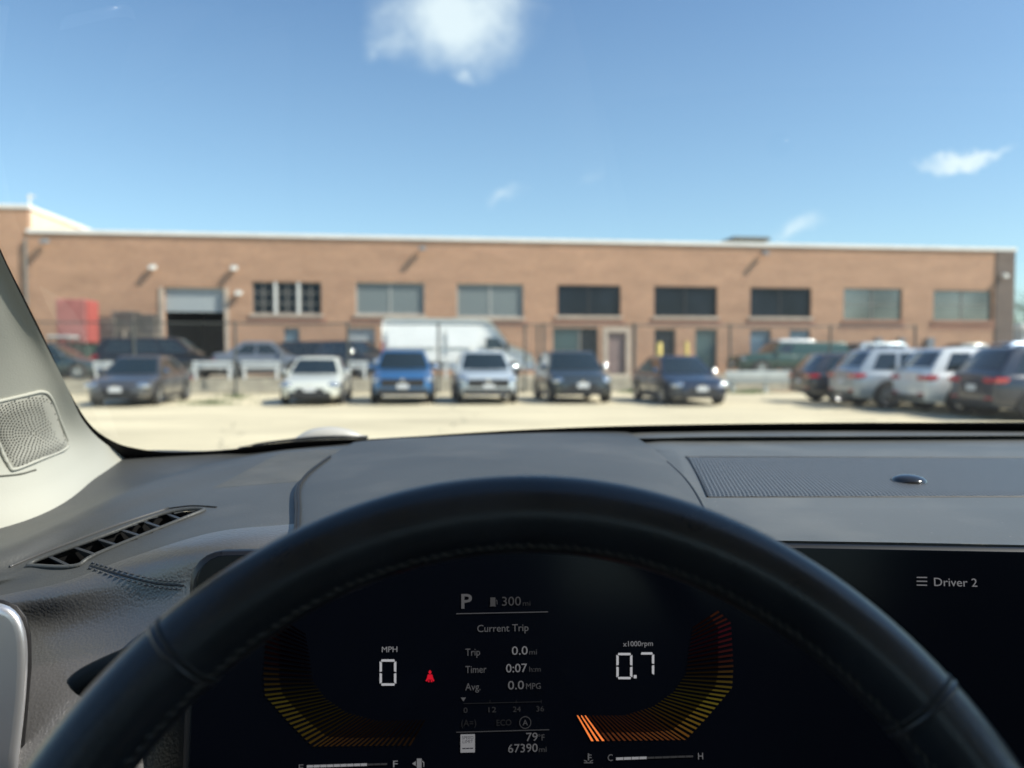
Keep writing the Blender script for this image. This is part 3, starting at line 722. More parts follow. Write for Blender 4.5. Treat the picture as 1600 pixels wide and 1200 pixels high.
    for s in (-1, 1):
        mx = T['cab'][0] - .30; my = T['W'] / 2
        b = MB(); y0, y1 = sorted((s * (my - .07), s * (my + .15))); b.box(mx - .06, mx + .07, y0, y1, T['belt'] + .02, T['belt'] + .17)
        mb2 = MB(); gcap(mb2, Vector((mx, s * (my + .04), T['belt'] + .10)), Vector((.80, s * .30, .50)), .26, .055, .055); parts.append(('mirror_glint', mb2.mesh('mirror_glint', CHR, True), None))  # chrome cap added on the mirror for a sun glint
        parts.append(('mirror', b.mesh('mirror', BLK), ('paint', .035)))
        for q in (.35, -.65) if kind != 'pickup' else (.3,):
            b = MB(); y0, y1 = sorted((s * (my - .03), s * (my + .012))); b.box(q - .22, q - .02, y0, y1, T['belt'] - .16, T['belt'] - .125); parts.append(('door_handle', b.mesh('door_handle', CHR), .008))
        for q in (.95, -.05, -1.0) if kind != 'pickup' else (1.0, -.1):
            b = MB(); y0, y1 = sorted((s * (my - .06), s * (my + .0035))); b.box(q - .006, q + .006, y0, y1, .36, T['belt'] - .1); parts.append(('door_seam', b.mesh('door_seam', BLK), None))
        b = MB(); y0, y1 = sorted((s * (my - .12), s * (my + .006))); b.box(-1.0, 1.0, y0, y1, st[4][1] - .01, st[4][1] + .09); parts.append(('side_skirt', b.mesh('side_skirt', BLK), .02))
        for wx in T['wh'][:2]:
            r = T['wh'][2]; b = MB(); m = Matrix.Translation((wx, 0, r))
            rr = lathe([(my - .12, r + .065), (my + .004, r + .065), (my + .006, r + .03), (my - .12, .02)], 24)
            rows = [[m @ Vector((p.x, p.y * s, p.z)) for p in q] for q in rr]
            rows = [[Vector((p.x, p.y, max(p.z, st[4][1] - .02))) for p in q] for q in rows]
            b.grid(rows, closed=True); parts.append(('wheel_arch', b.mesh('wheel_arch', BLK, True, 40), None))
    PROTO[kind] = parts; return parts
def car(kind, x, y, z, heading, pm, label, group, name='parked_car', cat='car', dark_rims=False, scale=(1, 1, 1), lower=None):
    """x, y = middle of the car on the ground; heading = angle of its nose"""
    T = TYPES[kind]; root = empty(name, (x, y, z), heading); root.scale = scale; tag(root, label, cat, group)
    for nm, me, fl in make_proto(kind):
        o = bpy.data.objects.new(nm, me); link(o, root)
        pt = fl == 'paint' or (isinstance(fl, tuple) and fl[0] == 'paint')
        if pt:
            o.material_slots[0].link = 'OBJECT'; o.material_slots[0].material = pm
        bev = fl if isinstance(fl, float) else (fl[1] if isinstance(fl, tuple) else None)
        if bev:
            md = o.modifiers.new('b', 'BEVEL'); md.width = bev; md.segments = 2
    wx = T['wh']; ty, rm = wheel_meshes(wx[2], dark_rims)
    for s in (-1, 1):
        for q in wx[:2]:
            a = bpy.data.objects.new('wheel', ty); a.location = (q, s * (T['W'] / 2 - .085), wx[2]); a.rotation_euler = (0, 0, 0 if s > 0 else math.pi); link(a, root)
            c = bpy.data.objects.new('rim', rm); link(c, a)
    return root
HD = math.atan2(WN.y, WN.x)          # nose out, square to the fence
def front_at(px, Y, half, hd):
    """centre of a car whose nose middle stands at a pixel column, Y ahead"""
    X = (px - 800) / F * Y; return X - math.cos(hd) * half, Y - math.sin(hd) * half
G1 = 'cars parked nose out along the fence'
row = [
 ('sedan', 179, 21.8, paint('gunmetal', (.085, .085, .088)), 'dark grey sedan parked nearest the left pillar, sunlit headlight', {}, 'parked_car'),
 ('sedan', 482, 22.2, paint('pearl_white', (.62, .63, .56), .1), 'small white sedan parked between the barrier and the blue SUV', dict(scale=(.95, .98, .98)), 'parked_car'),
 ('suv', 629, 22.8, paint('blue', (.045, .155, .34)), 'bright blue SUV parked in front of the white van', {}, 'parked_suv'),
 ('suv', 764, 22.9, paint('silver_white', (.52, .58, .62), .3), 'silvery white SUV parked right of the bright blue SUV', dict(scale=(.97, .97, .98)), 'parked_suv'),
 ('hatch', 911, 23.4, paint('slate', (.045, .058, .065)), 'dark slate hatchback parked in front of the wide dark entrance', dict(scale=(1.02, 1.06, 1.05)), 'parked_car'),
 ('sedan', 1098, 22.3, paint('midnight', (.022, .032, .055)), 'dark blue-black sedan parked left of the pale guard rail', dict(scale=(1, 1, 1.0)), 'parked_car')]
for kind, px, Y, pm, lab, kw, nm in row:
    x, y = front_at(px, Y, 2.33 if kind != 'hatch' else 2.02, HD)
    car(kind, x, y, .004, HD, pm, lab, G1, nm, 'suv' if kind == 'suv' else 'car', **kw)
# cars at the right, tails towards us, parked at an angle
HA = R(1)
def tail_at(px, Y, half, hd):
    X = (px - 800) / F * Y; return X + math.cos(hd) * half, Y + math.sin(hd) * half
G2 = 'cars parked at an angle on the right, tails towards us'
for kind, px, Y, pm, lab, kw in [
 ('suv', 1248, 24.4, paint('navy_black', (.02, .024, .036), .1), 'dark SUV farthest in the angled row, beside the guard rail', dict(scale=(1, 1, .93))),
 ('suv', 1314, 22.0, paint('silver_blue', (.33, .37, .41), .25), 'silver SUV second in the angled row, long side windows', {}),
 ('suv', 1415, 19.9, paint('pale_silver', (.66, .68, .69), .1), 'pale silver SUV with white roof next to the dark blue SUV', dict(scale=(.97, .97, 1))),
 ('suv', 1518, 17.9, paint('deep_blue', (.014, .022, .042), .1), 'dark blue SUV at the right edge, nearest of the angled row', {})]:
    x, y = tail_at(px, Y, 2.3, HA)
    car(kind, x, y, .004, HA, pm, lab, G2, 'parked_suv', 'suv', **kw)
# second row on the upper lot, broadside
G3 = 'vehicles parked broadside on the upper lot behind the fence'
def side_at(px, off, lenhalf=0):
    return wp(uz_off(px, off), UP, off)
HW = math.atan2(WD.y, WD.x)
for kind, px, off, hd, pm, lab, nm, kw in [
 ('minivan', 252, 5.6, HW, paint('black', (.012, .013, .018)), 'black minivan parked broadside behind the dark grey sedan', 'parked_minivan', {}),
 ('sedan', 417, 5.4, HW, paint('mid_grey', (.20, .22, .25)), 'mid grey sedan parked broadside behind the two white barriers', 'parked_car', dict(scale=(.95, 1, 1.1))),
 ('suv', 502, 3.6, HW - .4, paint('charcoal', (.04, .045, .055)), 'charcoal SUV parked beyond the small white sedan', 'parked_suv', dict(scale=(1, 1, 1))),
 ('hatch', 556, 5.2, HW - .7, paint('dark_slate', (.03, .035, .04)), 'dark hatchback at the tail of the white van', 'parked_car', dict(scale=(1, 1, 1.08))),
 ('pickup', 1232, 3.8, HW + math.pi, paint('forest_green', (.016, .06, .045), .2), 'dark green covered pickup truck behind the pale guard rail', 'parked_truck', dict(scale=(1.08, 1, .95))),
 ('suv', 1250, 1.8, HW, paint('white', (.72, .73, .72), .1), 'white SUV whose roof shows above the dark green truck', 'parked_suv', dict(scale=(.85, 1, 1.12))),
 ('suv', 1385, 4.2, HW, paint('steel_blue', (.30, .36, .40)), 'pale steel-blue SUV mostly hidden behind the silver SUV', 'parked_suv', {}),
 ('sedan', 1500, 3.9, HW + math.pi, paint('olive', (.03, .036, .03)), 'dark olive sedan whose roof shows above the pale silver SUV', 'parked_car', dict(scale=(1, 1, 1.12))),
 ('suv', 1612, 5.5, HW, paint('light_blue', (.34, .43, .55)), 'light blue SUV behind the dark blue SUV at the right edge', 'parked_suv', {}),
 ('sedan', 78, 7.4, HW, paint('teal_dark', (.04, .07, .08)), 'dark teal sedan half hidden by the left pillar', 'parked_car', {})]:
    p = side_at(px, off); car(kind, p.x, p.y, UP + .004, hd, pm, lab, G3, nm, {'minivan': 'minivan', 'suv': 'suv', 'pickup': 'pickup truck'}.get(kind, 'car'), **kw)

# white panel van with a high roof
p = side_at(716, 5.2); VL = 6.9
van = empty('panel_van', (p.x, p.y, UP + .004), HW); tag(van, 'long white high-roof panel van parked behind the blue and white SUVs', 'van')
VW = paint('van_white', (.90, .91, .89), .0)
prof = [(-3.45, .35), (-3.45, 2.35), (-3.38, 2.62), (-3.2, 2.68), (1.15, 2.66), (1.45, 2.57), (2.15, 1.64), (2.35, 1.47), (2.9, 1.24), (3.3, 1.04), (3.45, .75), (3.45, .35)]
b = MB(); lv = []
for yy_, s in ((-1.0, 0), (-.97, 1), (-.80, 2)):
    pass
def ring(y, ins):
    c = Vector((0, 0, 1.3)); return [Vector((x - math.copysign(ins * .5, x), y, z - (ins if z > 1.3 else 0))) for x, z in prof]
rws = [ring(-.84, .09), ring(-.94, .03), ring(-1.0, 0) , ring(1.0, 0), ring(.94, .03), ring(.84, .09)]
# tumblehome: the upper sides lean in
rws = [[Vector((q.x, q.y * (1 - .10 * max(0, (q.z - 1.2) / 1.5)), q.z)) for q in r] for r in rws]
b.grid(rws, closed=True); n = len(prof)
b.f.append(tuple(range(n))); b.m.append(0); b.f.append(tuple(5 * n + k for k in range(n))[::-1]); b.m.append(0)
b.build('body', VW, van, smooth=True, sharp=35)
def lean(y, z): return y * (1 - .10 * max(0, (z - 1.2) / 1.5))
def side_poly(pts, th=.012, base=1.0):
    b = MB()
    for s in (-1, 1):
        b.prism([Vector((x, s * (lean(base, z) + .0), z)) for x, z in pts], (0, s * th, 0))
    return b
for s in (-1, 1):
    b = MB(); b.prism([Vector((x, s * lean(1.0, z), z)) for x, z in ((1.2, 1.28), (2.05, 1.28), (1.96, 1.5), (1.72, 1.78), (1.2, 1.8))], (0, s * .012, 0)); b.build('side_window', GLASS, van)
b = MB(); b.prism([(1.53, -.68, 2.46), (1.53, .68, 2.46), (2.09, .74, 1.71), (2.09, -.74, 1.71)], (.03, 0, .03)); b.build('windshield', GLASS, van)
for z in (2.42,): b = side_poly([(-3.3, z), (.95, z), (.95, z + .03), (-3.3, z + .03)], .014); b.build('roof_gutter', mat('gutter_grey', (.45, .47, .48), .4), van)  # gutter strip in mid grey
for (x0, x1, z0, z1) in ((-3.2, -.75, 1.35, 2.3), (-.55, .85, 1.35, 2.3), (-3.2, -.75, .75, 1.2), (-.55, .85, .75, 1.2)):
    b = side_poly([(x0, z0), (x1, z0), (x1, z1), (x0, z1)], .008); b.build('side_panel', VW, van, bevel=.004)
b = side_poly([(-2.0, .55), (2.4, .55), (2.4, .68), (-2.0, .68)], .02); b.build('side_moulding', BLK, van)
for s in (-1, 1):
    b = MB(); b.box(2.1, 2.22, min(s * 1.0, s * 1.22), max(s * 1.0, s * 1.22), 1.2, 1.6); b.build('mirror', BLK, van, bevel=.03)
    b = MB(); b.box(3.05, 3.36, min(s * .62, s * .97), max(s * .62, s * .97), .82, 1.02); b.build('headlight', HL, van, bevel=.05)
    b = MB(); b.box(-3.475, -3.4, min(s * .82, s * 1.005), max(s * .82, s * 1.005), .95, 1.6); b.build('tail_light', TL, van, bevel=.02)
b = MB(); b.box(3.38, 3.475, -.6, .6, .5, .7); b.build('grille', BLK, van, bevel=.02)
ty, rm = wheel_meshes(.365, True)
for s in (-1, 1):
    for q in (2.45, -2.1):
        a = bpy.data.objects.new('wheel', ty); a.location = (q, s * .93, .365); a.rotation_euler = (0, 0, 0 if s > 0 else math.pi); link(a, van); c = bpy.data.objects.new('rim', rm); link(c, a)
# ============================================================ THE CAR WE SIT IN
CARLOC = Vector((.4, -.2, .004))
own = empty('driven_car', CARLOC)
tag(own, 'car cabin with black steering wheel, grey dashboard and pale windscreen pillar, seen from inside', 'car')
def ob(mb, name, m, parent=None, **k):
    if isinstance(mb, list): g = mb; mb = MB(); mb.grid(g)
    mb.v = [tuple(Vector(v) - CARLOC) for v in mb.v]
    return mb.build(name, m, parent or own, **k)
def bvh(grid):
    b = MB(); b.grid(grid); return BVHTree.FromPolygons([Vector(v) for v in b.v], b.f)
def hit(bv, px, py):
    o = Vector((0, 0, EYE)); d = ray(px, py).normalized(); r = bv.ray_cast(o, d)
    if r[0] is None:
        return None
    n = r[1]
    if n.dot(d) > 0: n = -n
    return r[0], n
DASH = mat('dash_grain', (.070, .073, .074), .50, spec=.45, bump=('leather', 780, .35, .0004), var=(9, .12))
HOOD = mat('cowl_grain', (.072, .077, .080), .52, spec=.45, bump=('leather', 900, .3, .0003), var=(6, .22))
def specks(m, sc_, thr, col, amt=.5):
    t = m.node_tree; p = t.nodes['Principled BSDF']; c = t.nodes.new('ShaderNodeTexCoord'); v = t.nodes.new('ShaderNodeTexVoronoi'); v.inputs['Scale'].default_value = sc_
    t.links.new(c.outputs['Object'], v.inputs['Vector'])
    n = t.nodes.new('ShaderNodeTexNoise'); n.inputs['Scale'].default_value = sc_ * .12; n.inputs['Detail'].default_value = 6; t.links.new(c.outputs['Object'], n.inputs['Vector'])
    a = t.nodes.new('ShaderNodeMapRange'); a.inputs['From Min'].default_value = thr; a.inputs['From Max'].default_value = thr * .4; a.inputs['To Max'].default_value = amt
    t.links.new(v.outputs['Distance'], a.inputs['Value'])
    b_ = t.nodes.new('ShaderNodeMapRange'); b_.inputs['From Min'].default_value = .52; b_.inputs['From Max'].default_value = .8; b_.inputs['To Max'].default_value = .22
    t.links.new(n.outputs['Fac'], b_.inputs['Value'])
    mxx = t.nodes.new('ShaderNodeMath'); mxx.operation = 'MAXIMUM'; t.links.new(a.outputs[0], mxx.inputs[0]); t.links.new(b_.outputs[0], mxx.inputs[1])
    src = p.inputs['Base Color'].links[0].from_socket
    mm = t.nodes.new('ShaderNodeMix'); mm.data_type = 'RGBA'; t.links.new(mxx.outputs[0], mm.inputs['Factor']); t.links.new(src, mm.inputs['A']); mm.inputs['B'].default_value = (*col, 1)
    t.links.new(mm.outputs['Result'], p.inputs['Base Color'])
specks(DASH, 110, .085, (.22, .21, .19)); specks(HOOD, 90, .08, (.25, .24, .22))
LEATH = mat('dash_leather', (.098, .099, .102), .33, spec=.9, bump=('leather', 640, .4, .0005), var=(5, .1))
DARK = mat('dark_plastic', (.010, .010, .011), .55)
VOID = mat('vent_void', (.003, .003, .004), .9)
PIL = mat('pillar_cloth', (.49, .485, .43), .75, spec=.3, bump=('leather', 900, .22, .0004), var=(4, .04))
SILV = mat('brushed_silver', (.80, .81, .83), .38, metal=.85, bump=('n', 900, .08, .0003), var=(7, .05))

# ---- left part of the dash top and the leather fascia under it
rowsA = [
 [(-140, 790, -.128), (0, 780, -.124), (100, 744, -.114), (200, 706, .815), (330, 704, .835), (440, 694, .86), (575, 686, .885)],
 [(-140, 860, -.146), (0, 838, -.141), (100, 800, -.131), (200, 757, -.1195), (330, 724, -.110), (440, 702, -.1035), (575, 692, -.0965)],
 [(-140, 882, -.137), (0, 858, -.1315), (100, 816, -.122), (200, 771, -.1108), (330, 734, -.103), (440, 709, -.0988), (575, 697, -.0955)],
 [(-140, 920, -.149), (0, 893, -.142), (100, 848, -.130), (200, 800, -.117), (330, 760, -.108), (440, 728, -.103), (575, 712, -.0985)],
 [(-140, 934, -.151), (0, 905, -.144), (100, 864, -.132), (200, 822, -.120), (330, 793, -.1095), (440, 770, -.1055), (575, 750, -.109)],
 [(-140, 950, -.157), (0, 918, -.149), (100, 893, -.139), (200, 855, -.126), (330, 815, -.111), (440, 800, -.1075), (575, 785, -.113)],
 [(-140, 985, -.166), (0, 945, -.156), (100, 925, -.147), (200, 890, -.133), (330, 850, -.1135), (440, 838, -.110), (575, 830, -.117)],
 [(-140, 1050, .47), (0, 1000, .474), (100, 985, .470), (200, 965, .463), (330, 905, .452), (440, 885, .450), (575, 875, .455)],
 [(-140, 1130, .428), (0, 1090, .434), (100, 1085, .430), (200, 1080, .430), (330, 1020, .45), (440, 1000, .448), (575, 990, .446)],
 [(-140, 1300, .385), (0, 1290, .392), (100, 1290, .388), (200, 1290, .40), (330, 1290, .45), (440, 1290, .45), (575, 1290, .45)]]
gA = loft(rowsA, 16, 14)
bvA = bvh(gA)
# the vent opening is cut out of the panel
VENT = [(44, 885), (62, 875), (150, 843), (258, 803), (318, 797), (286, 812), (152, 867), (116, 886)]
def inside(x, y, poly):
    c = False; n = len(poly)
    for i in range(n):
        x1, y1 = poly[i]; x2, y2 = poly[(i + 1) % n]
        if (y1 > y) != (y2 > y) and x < (x2 - x1) * (y - y1) / (y2 - y1) + x1: c = not c
    return c
def pix(p):
    q = Vector(p) - Vector((0, 0, EYE)); dd = q.y * math.cos(PITCH) - q.z * math.sin(PITCH); uu = q.y * math.sin(PITCH) + q.z * math.cos(PITCH)
    return 800 + F * q.x / dd, 600 - F * uu / dd
b = MB(); b.grid(gA); keep = []; mi = []
for f in b.f:
    c = sum((Vector(b.v[i]) for i in f), Vector()) / len(f); x, y = pix(c)
    if inside(x, y, VENT): continue
    keep.append(f); 
    nrow = f[0] // len(gA[0]); mi.append(1 if nrow >= 5 * 14 + 8 else 0)
b.f = keep; b.m = mi
dashL = ob(b, 'dashboard', [DASH, LEATH], smooth=True)
# vent frame, duct and vanes
vent = empty('air_vent', (0, 0, 0)); vent.parent = own
VP = [hit(bvA, x, y) for x, y in VENT]
pts = [p + n * .0006 for p, n in VP]; navg = sum((n for p, n in VP), Vector()).normalized()
b = MB(); ring_ = spline(pts + [pts[0]], 5); b.tube(ring_, .0015, 8, cap=False); ob(b, 'vent_frame', DASH, vent, smooth=True)
b = MB(); n = len(pts); dn = -navg * .035 + Vector((0, .012, 0))
cen = sum(pts, Vector()) / n
po = [cen + (p - cen) * 1.03 - navg * .001 for p in pts]
b.add(po + [p + dn for p in po], [(i, (i + 1) % n, n + (i + 1) % n, n + i) for i in range(n)] + [tuple(range(n, 2 * n))]); ob(b, 'duct', VOID, vent)
for (x0, y0, x1, y1) in ((77, 869, 111, 885), (117, 855, 152, 867), (153, 842, 188, 853), (191, 828, 223, 838), (226, 815, 256, 825), (262, 803, 286, 812)):
    p, q = hit(bvA, x0, y0)[0], hit(bvA, x1, y1)[0]; a = (q - p).normalized(); t = a.cross(navg).normalized() * .0011
    b = MB(); b.prism([p - t, q - t, q + t, p + t], -navg * .022 - t * 9); ob(b, 'vane', mat('vane', (.035, .037, .042), .45), vent, bevel=.0005)
# bright trim line over the vent
b = MB(); ln = [hit(bvA, x, y) for x, y in ((16, 886), (60, 868), (120, 845), (190, 819), (264, 795))]
b.tube(spline([p + n * .0004 for p, n in ln], 8), .0011, 6); ob(b, 'trim_line', mat('trim_grey', (.09, .09, .092), .35), dashL, smooth=True)
b = MB(); ln = [hit(bvA, x, y) for x, y in ((264, 795), (300, 791), (338, 793))]
b.tube(spline([p + n * .0002 for p, n in ln], 8), .0008, 6); ob(b, 'trim_groove', DARK, dashL)
# double stitched seam on the leather
b = MB(); THR = mat('thread_grey', (.075, .08, .09), .6)
for line in (((144, 880), (187, 892), (240, 905), (288, 909)), ((139, 888), (190, 904), (242, 917), (286, 921))):
    sp_ = [hit(bvA, p.x, p.y) for p in spline([Vector((x, y, 0)) for x, y in line], 12)]
    sp_ = [s for s in sp_ if s]
    for i in range(0, len(sp_) - 1, 2):
        p, n = sp_[i]; q, _ = sp_[i + 1]; b.tube([p, (p + q) / 2 + n * .0011, q], .00055, 5)
tag(ob(b, 'stitching', THR, dashL, smooth=True), kind='stuff')
b = MB(); ln = [hit(bvA, p.x, p.y) for p in spline([Vector((x, y, 0)) for x, y in ((141, 884), (189, 898), (241, 911), (287, 915))], 6)]
b.tube([p + n * .0001 for p, n in ln], .0007, 5); ob(b, 'leather_seam', DARK, dashL)

# ---- raised cowl over the instruments
rowsB = [
 [(556, 694, .862), (566, 687, .872), (680, 680, .90), (800, 673, .935), (900, 669, .955), (962, 667, .96), (975, 669, .962)],
 [(505, 727, -.101), (512, 722, -.0965), (660, 700, -.088), (800, 695, -.086), (935, 693, -.088), (1010, 698, -.094), (1022, 704, -.099)],
 [(473, 760, -.107), (477, 755, -.1), (640, 735, -.089), (800, 730, -.086), (980, 731, -.089), (1058, 737, -.097), (1068, 744, -.1025)],
 [(468, 802, -.112), (474, 799, -.1035), (640, 780, -.094), (800, 775, -.091), (1000, 778, -.094), (1090, 781, -.102), (1100, 787, -.108)],
 [(467, 838, -.113), (473, 836, -.106), (640, 826, -.099), (800, 823, -.097), (1000, 825, -.099), (1102, 824, -.104), (1112, 828, -.109)],
 [(467, 858, .446), (473, 857, .444), (640, 850, .445), (800, 847, .447), (1000, 846, .45), (1104, 846, .452), (1113, 848, .454)],
 [(467, 1000, .465), (473, 1000, .465), (640, 1000, .465), (800, 1000, .465), (1000, 1000, .47), (1104, 1000, .472), (1113, 1000, .474)]]
gB = loft(rowsB, 12, 10)
cowl = ob([[Vector(p) for p in r] for r in gB], 'cowl', HOOD, smooth=True)
gB2 = [[Vector(p) for p in r] for r in gB]
b = MB(); b.tube([gB2[i][11] + Vector((-.0004, -.0006, .0016)) for i in range(8, 50, 2)], .0012, 6); ob(b, 'seam', DARK, cowl)
b = MB(); b.tube([gB2[i][-13] + Vector((.0016, 0, -.0010)) for i in range(16, 50, 2)], .0012, 6); ob(b, 'seam', DARK, cowl)
# ---- right part of the dash
rowsC = [
 [(940, 668, .962), (1100, 664, .975), (1300, 662, .98), (1500, 661, .975), (1760, 660, .95)],
 [(985, 679, -.0925), (1100, 673, -.0905), (1300, 671, -.090), (1500, 670, -.090), (1760, 669, -.090)],
 [(1000, 685, -.0925), (1100, 682, -.0905), (1300, 681, -.090), (1500, 680, -.090), (1760, 679, -.090)],
 [(1008, 687, -.0955), (1100, 685, -.0945), (1300, 684, -.094), (1500, 683, -.094), (1760, 682, -.094)],
 [(1018, 697, -.0975), (1100, 695, -.0975), (1300, 694, -.097), (1500, 693, -.097), (1760, 692, -.097)],
 [(1030, 702, -.0975), (1100, 700, -.097), (1300, 699, -.0965), (1500, 698, -.096), (1760, 697, -.096)],
 [(1048, 713, -.0985), (1100, 712, -.098), (1300, 713, -.0975), (1500, 714, -.0975), (1760, 715, -.0975)],
 [(1066, 780, -.105), (1105, 780, -.1045), (1300, 778, -.104), (1500, 777, -.104), (1760, 776, -.104)],
 [(1080, 802, -.106), (1115, 801, -.106), (1300, 799, -.105), (1500, 800, -.105), (1760, 801, -.105)],
 [(1090, 842, -.109), (1130, 842, -.109), (1300, 844, -.109), (1500, 847, -.109), (1760, 850, -.109)],
 [(1095, 860, .449), (1135, 858, .449), (1300, 860, .446), (1500, 863, .44), (1760, 868, .43)],
 [(1095, 1000, .47), (1135, 1000, .47), (1300, 1000, .465), (1500, 1000, .46), (1760, 1000, .45)]]
rowsC = [[(r[0][0] - 70, r[0][1] + (2 if i else 4), r[0][2] - .010 if r[0][2] < 0 else r[0][2])] + r + [(2350, r[-1][1] + (1 if i < 6 else 3), r[-1][2] if r[-1][2] < 0 else r[-1][2] - .06)] for i, r in enumerate(rowsC)]
gC = loft(rowsC, 14, 8); bvC = bvh(gC)
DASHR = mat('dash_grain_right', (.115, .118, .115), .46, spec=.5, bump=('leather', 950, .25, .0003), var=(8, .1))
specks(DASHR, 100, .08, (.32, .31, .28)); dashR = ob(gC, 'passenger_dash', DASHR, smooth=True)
# perforated centre speaker panel
PERF = mat('perforated_panel', (.045, .050, .058), .42); t = PERF.node_tree; p_ = t.nodes['Principled BSDF']
c = t.nodes.new('ShaderNodeTexCoord'); vo = t.nodes.new('ShaderNodeTexVoronoi'); vo.voronoi_dimensions = '2D'; vo.inputs['Randomness'].default_value = 0; vo.inputs['Scale'].default_value = 330
mp = t.nodes.new('ShaderNodeMapping'); mp.inputs['Rotation'].default_value = (0, 0, .2); mp.inputs['Scale'].default_value = (1, .78, 1)
t.links.new(c.outputs['Object'], mp.inputs[0]); t.links.new(mp.outputs[0], vo.inputs['Vector'])
mr = t.nodes.new('ShaderNodeMapRange'); mr.inputs['From Min'].default_value = .32; mr.inputs['From Max'].default_value = .42; t.links.new(vo.outputs['Distance'], mr.inputs['Value'])
mx = t.nodes.new('ShaderNodeMix'); mx.data_type = 'RGBA'; mx.inputs['A'].default_value = (.006, .006, .008, 1); mx.inputs['B'].default_value = (.125, .130, .135, 1)
t.links.new(mr.outputs[0], mx.inputs['Factor']); t.links.new(mx.outputs['Result'], p_.inputs['Base Color'])
bu = t.nodes.new('ShaderNodeBump'); bu.inputs['Distance'].default_value = .0006; bu.inputs['Strength'].default_value = .7; t.links.new(mr.outputs[0], bu.inputs['Height']); t.links.new(bu.outputs[0], p_.inputs['Normal'])
rows = []
for i in range(13):
    v = i / 12; r = []
    for j in range(51):
        u = j / 50
        xl = 1072 + (1106 - 1072) * v ** .8
        x = xl + (2080 - xl) * u; y = (714 + 2 * u) + ((777 - 1.5 * u) - (714 + 2 * u)) * v
        h = hit(bvC, x, y)
        edge = min(i, 12 - i, j) ; r.append(h[0] + h[1] * (.0014 if edge else .0001))
    rows.append(r)
sp = ob(rows, 'speaker_panel', PERF, smooth=True)
b = MB(); b.tube([rows[i][0] + Vector((0, 0, .0002)) for i in range(13)], .0009, 6); b.tube([r for r in rows[12]], .0006, 5); b.tube([r for r in rows[0]], .0006, 5); ob(b, 'panel_gap', DARK, sp)
# light sensor dome
h = hit(bvC, 1420, 754); b = MB(); rr = []
for i in range(7):
    ph = math.pi / 2 * i / 6; rr.append([h[0] + Vector((.0135 * math.cos(ph) * math.cos(a), .0135 * math.cos(ph) * math.sin(a), .001 + .0058 * math.sin(ph))) for a in [2 * math.pi * k / 20 for k in range(20)]])
b.grid(rr, closed=True); ob(b, 'light_sensor', mat('sensor_dome', (.02, .02, .022), .14, coat=.6), smooth=True)
# gritty raised patch on the left, painted lighter to stand for sunlight
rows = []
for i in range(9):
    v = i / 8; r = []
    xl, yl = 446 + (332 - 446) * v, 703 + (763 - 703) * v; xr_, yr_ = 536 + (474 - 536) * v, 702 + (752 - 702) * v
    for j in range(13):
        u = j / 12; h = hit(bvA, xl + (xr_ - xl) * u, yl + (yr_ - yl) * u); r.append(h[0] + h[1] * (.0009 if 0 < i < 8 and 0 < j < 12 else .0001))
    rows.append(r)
ob(rows, 'sunlit_patch', mat('sunlit_grit', (.10, .10, .093), .6, bump=('leather', 1100, .8, .0006), var=(30, .15)), smooth=True)

# ---- curved display
YAW = R(3.4); TLT = R(9)
du = Vector((math.cos(YAW), math.sin(YAW), 0)); fw = Vector((-math.sin(YAW), math.cos(YAW), 0))
dv = Vector((0, 0, 1)) * math.cos(TLT) + fw * math.sin(TLT); dn_ = du.cross(dv)      # dn_ points to the driver
D0 = at(785, 1000, .425)
def plane_pt(px, py, lift=0.0):
    d = ray(px, py); o = Vector((0, 0, EYE)); k = (D0 - o).dot(dn_) / d.dot(dn_); return o + d * k + dn_ * lift
YAW2 = R(-4.2); du2 = Vector((math.cos(YAW2), math.sin(YAW2), 0))
S1, S2 = .13, .17
def disp(s, h, o=0):
    """point of the display: s along the panel, h up from the height of D0"""
    if s <= S1: p = D0 + du * s; n = dn_
    else:
        q = min(1, (s - S1) / (S2 - S1)); p = D0 + du * S1; st = 12; ds = (min(s, S2) - S1) / st
        for i in range(st): aa = YAW + (YAW2 - YAW) * q * (i + .5) / st; p = p + Vector((math.cos(aa), math.sin(aa), 0)) * ds
        if s > S2: p = p + du2 * (s - S2)
        aa = YAW + (YAW2 - YAW) * q; n = Vector((math.cos(aa), math.sin(aa), 0)).cross(dv).normalized()
    return p + dv * h + n * o
def sh(px, py):
    q = plane_pt(px, py) - D0; return q.dot(du), q.dot(dv)
sL = sh(291, 1000)[0]; hT = sh(785, 855)[1]; hB = hT - .135; sR = .78
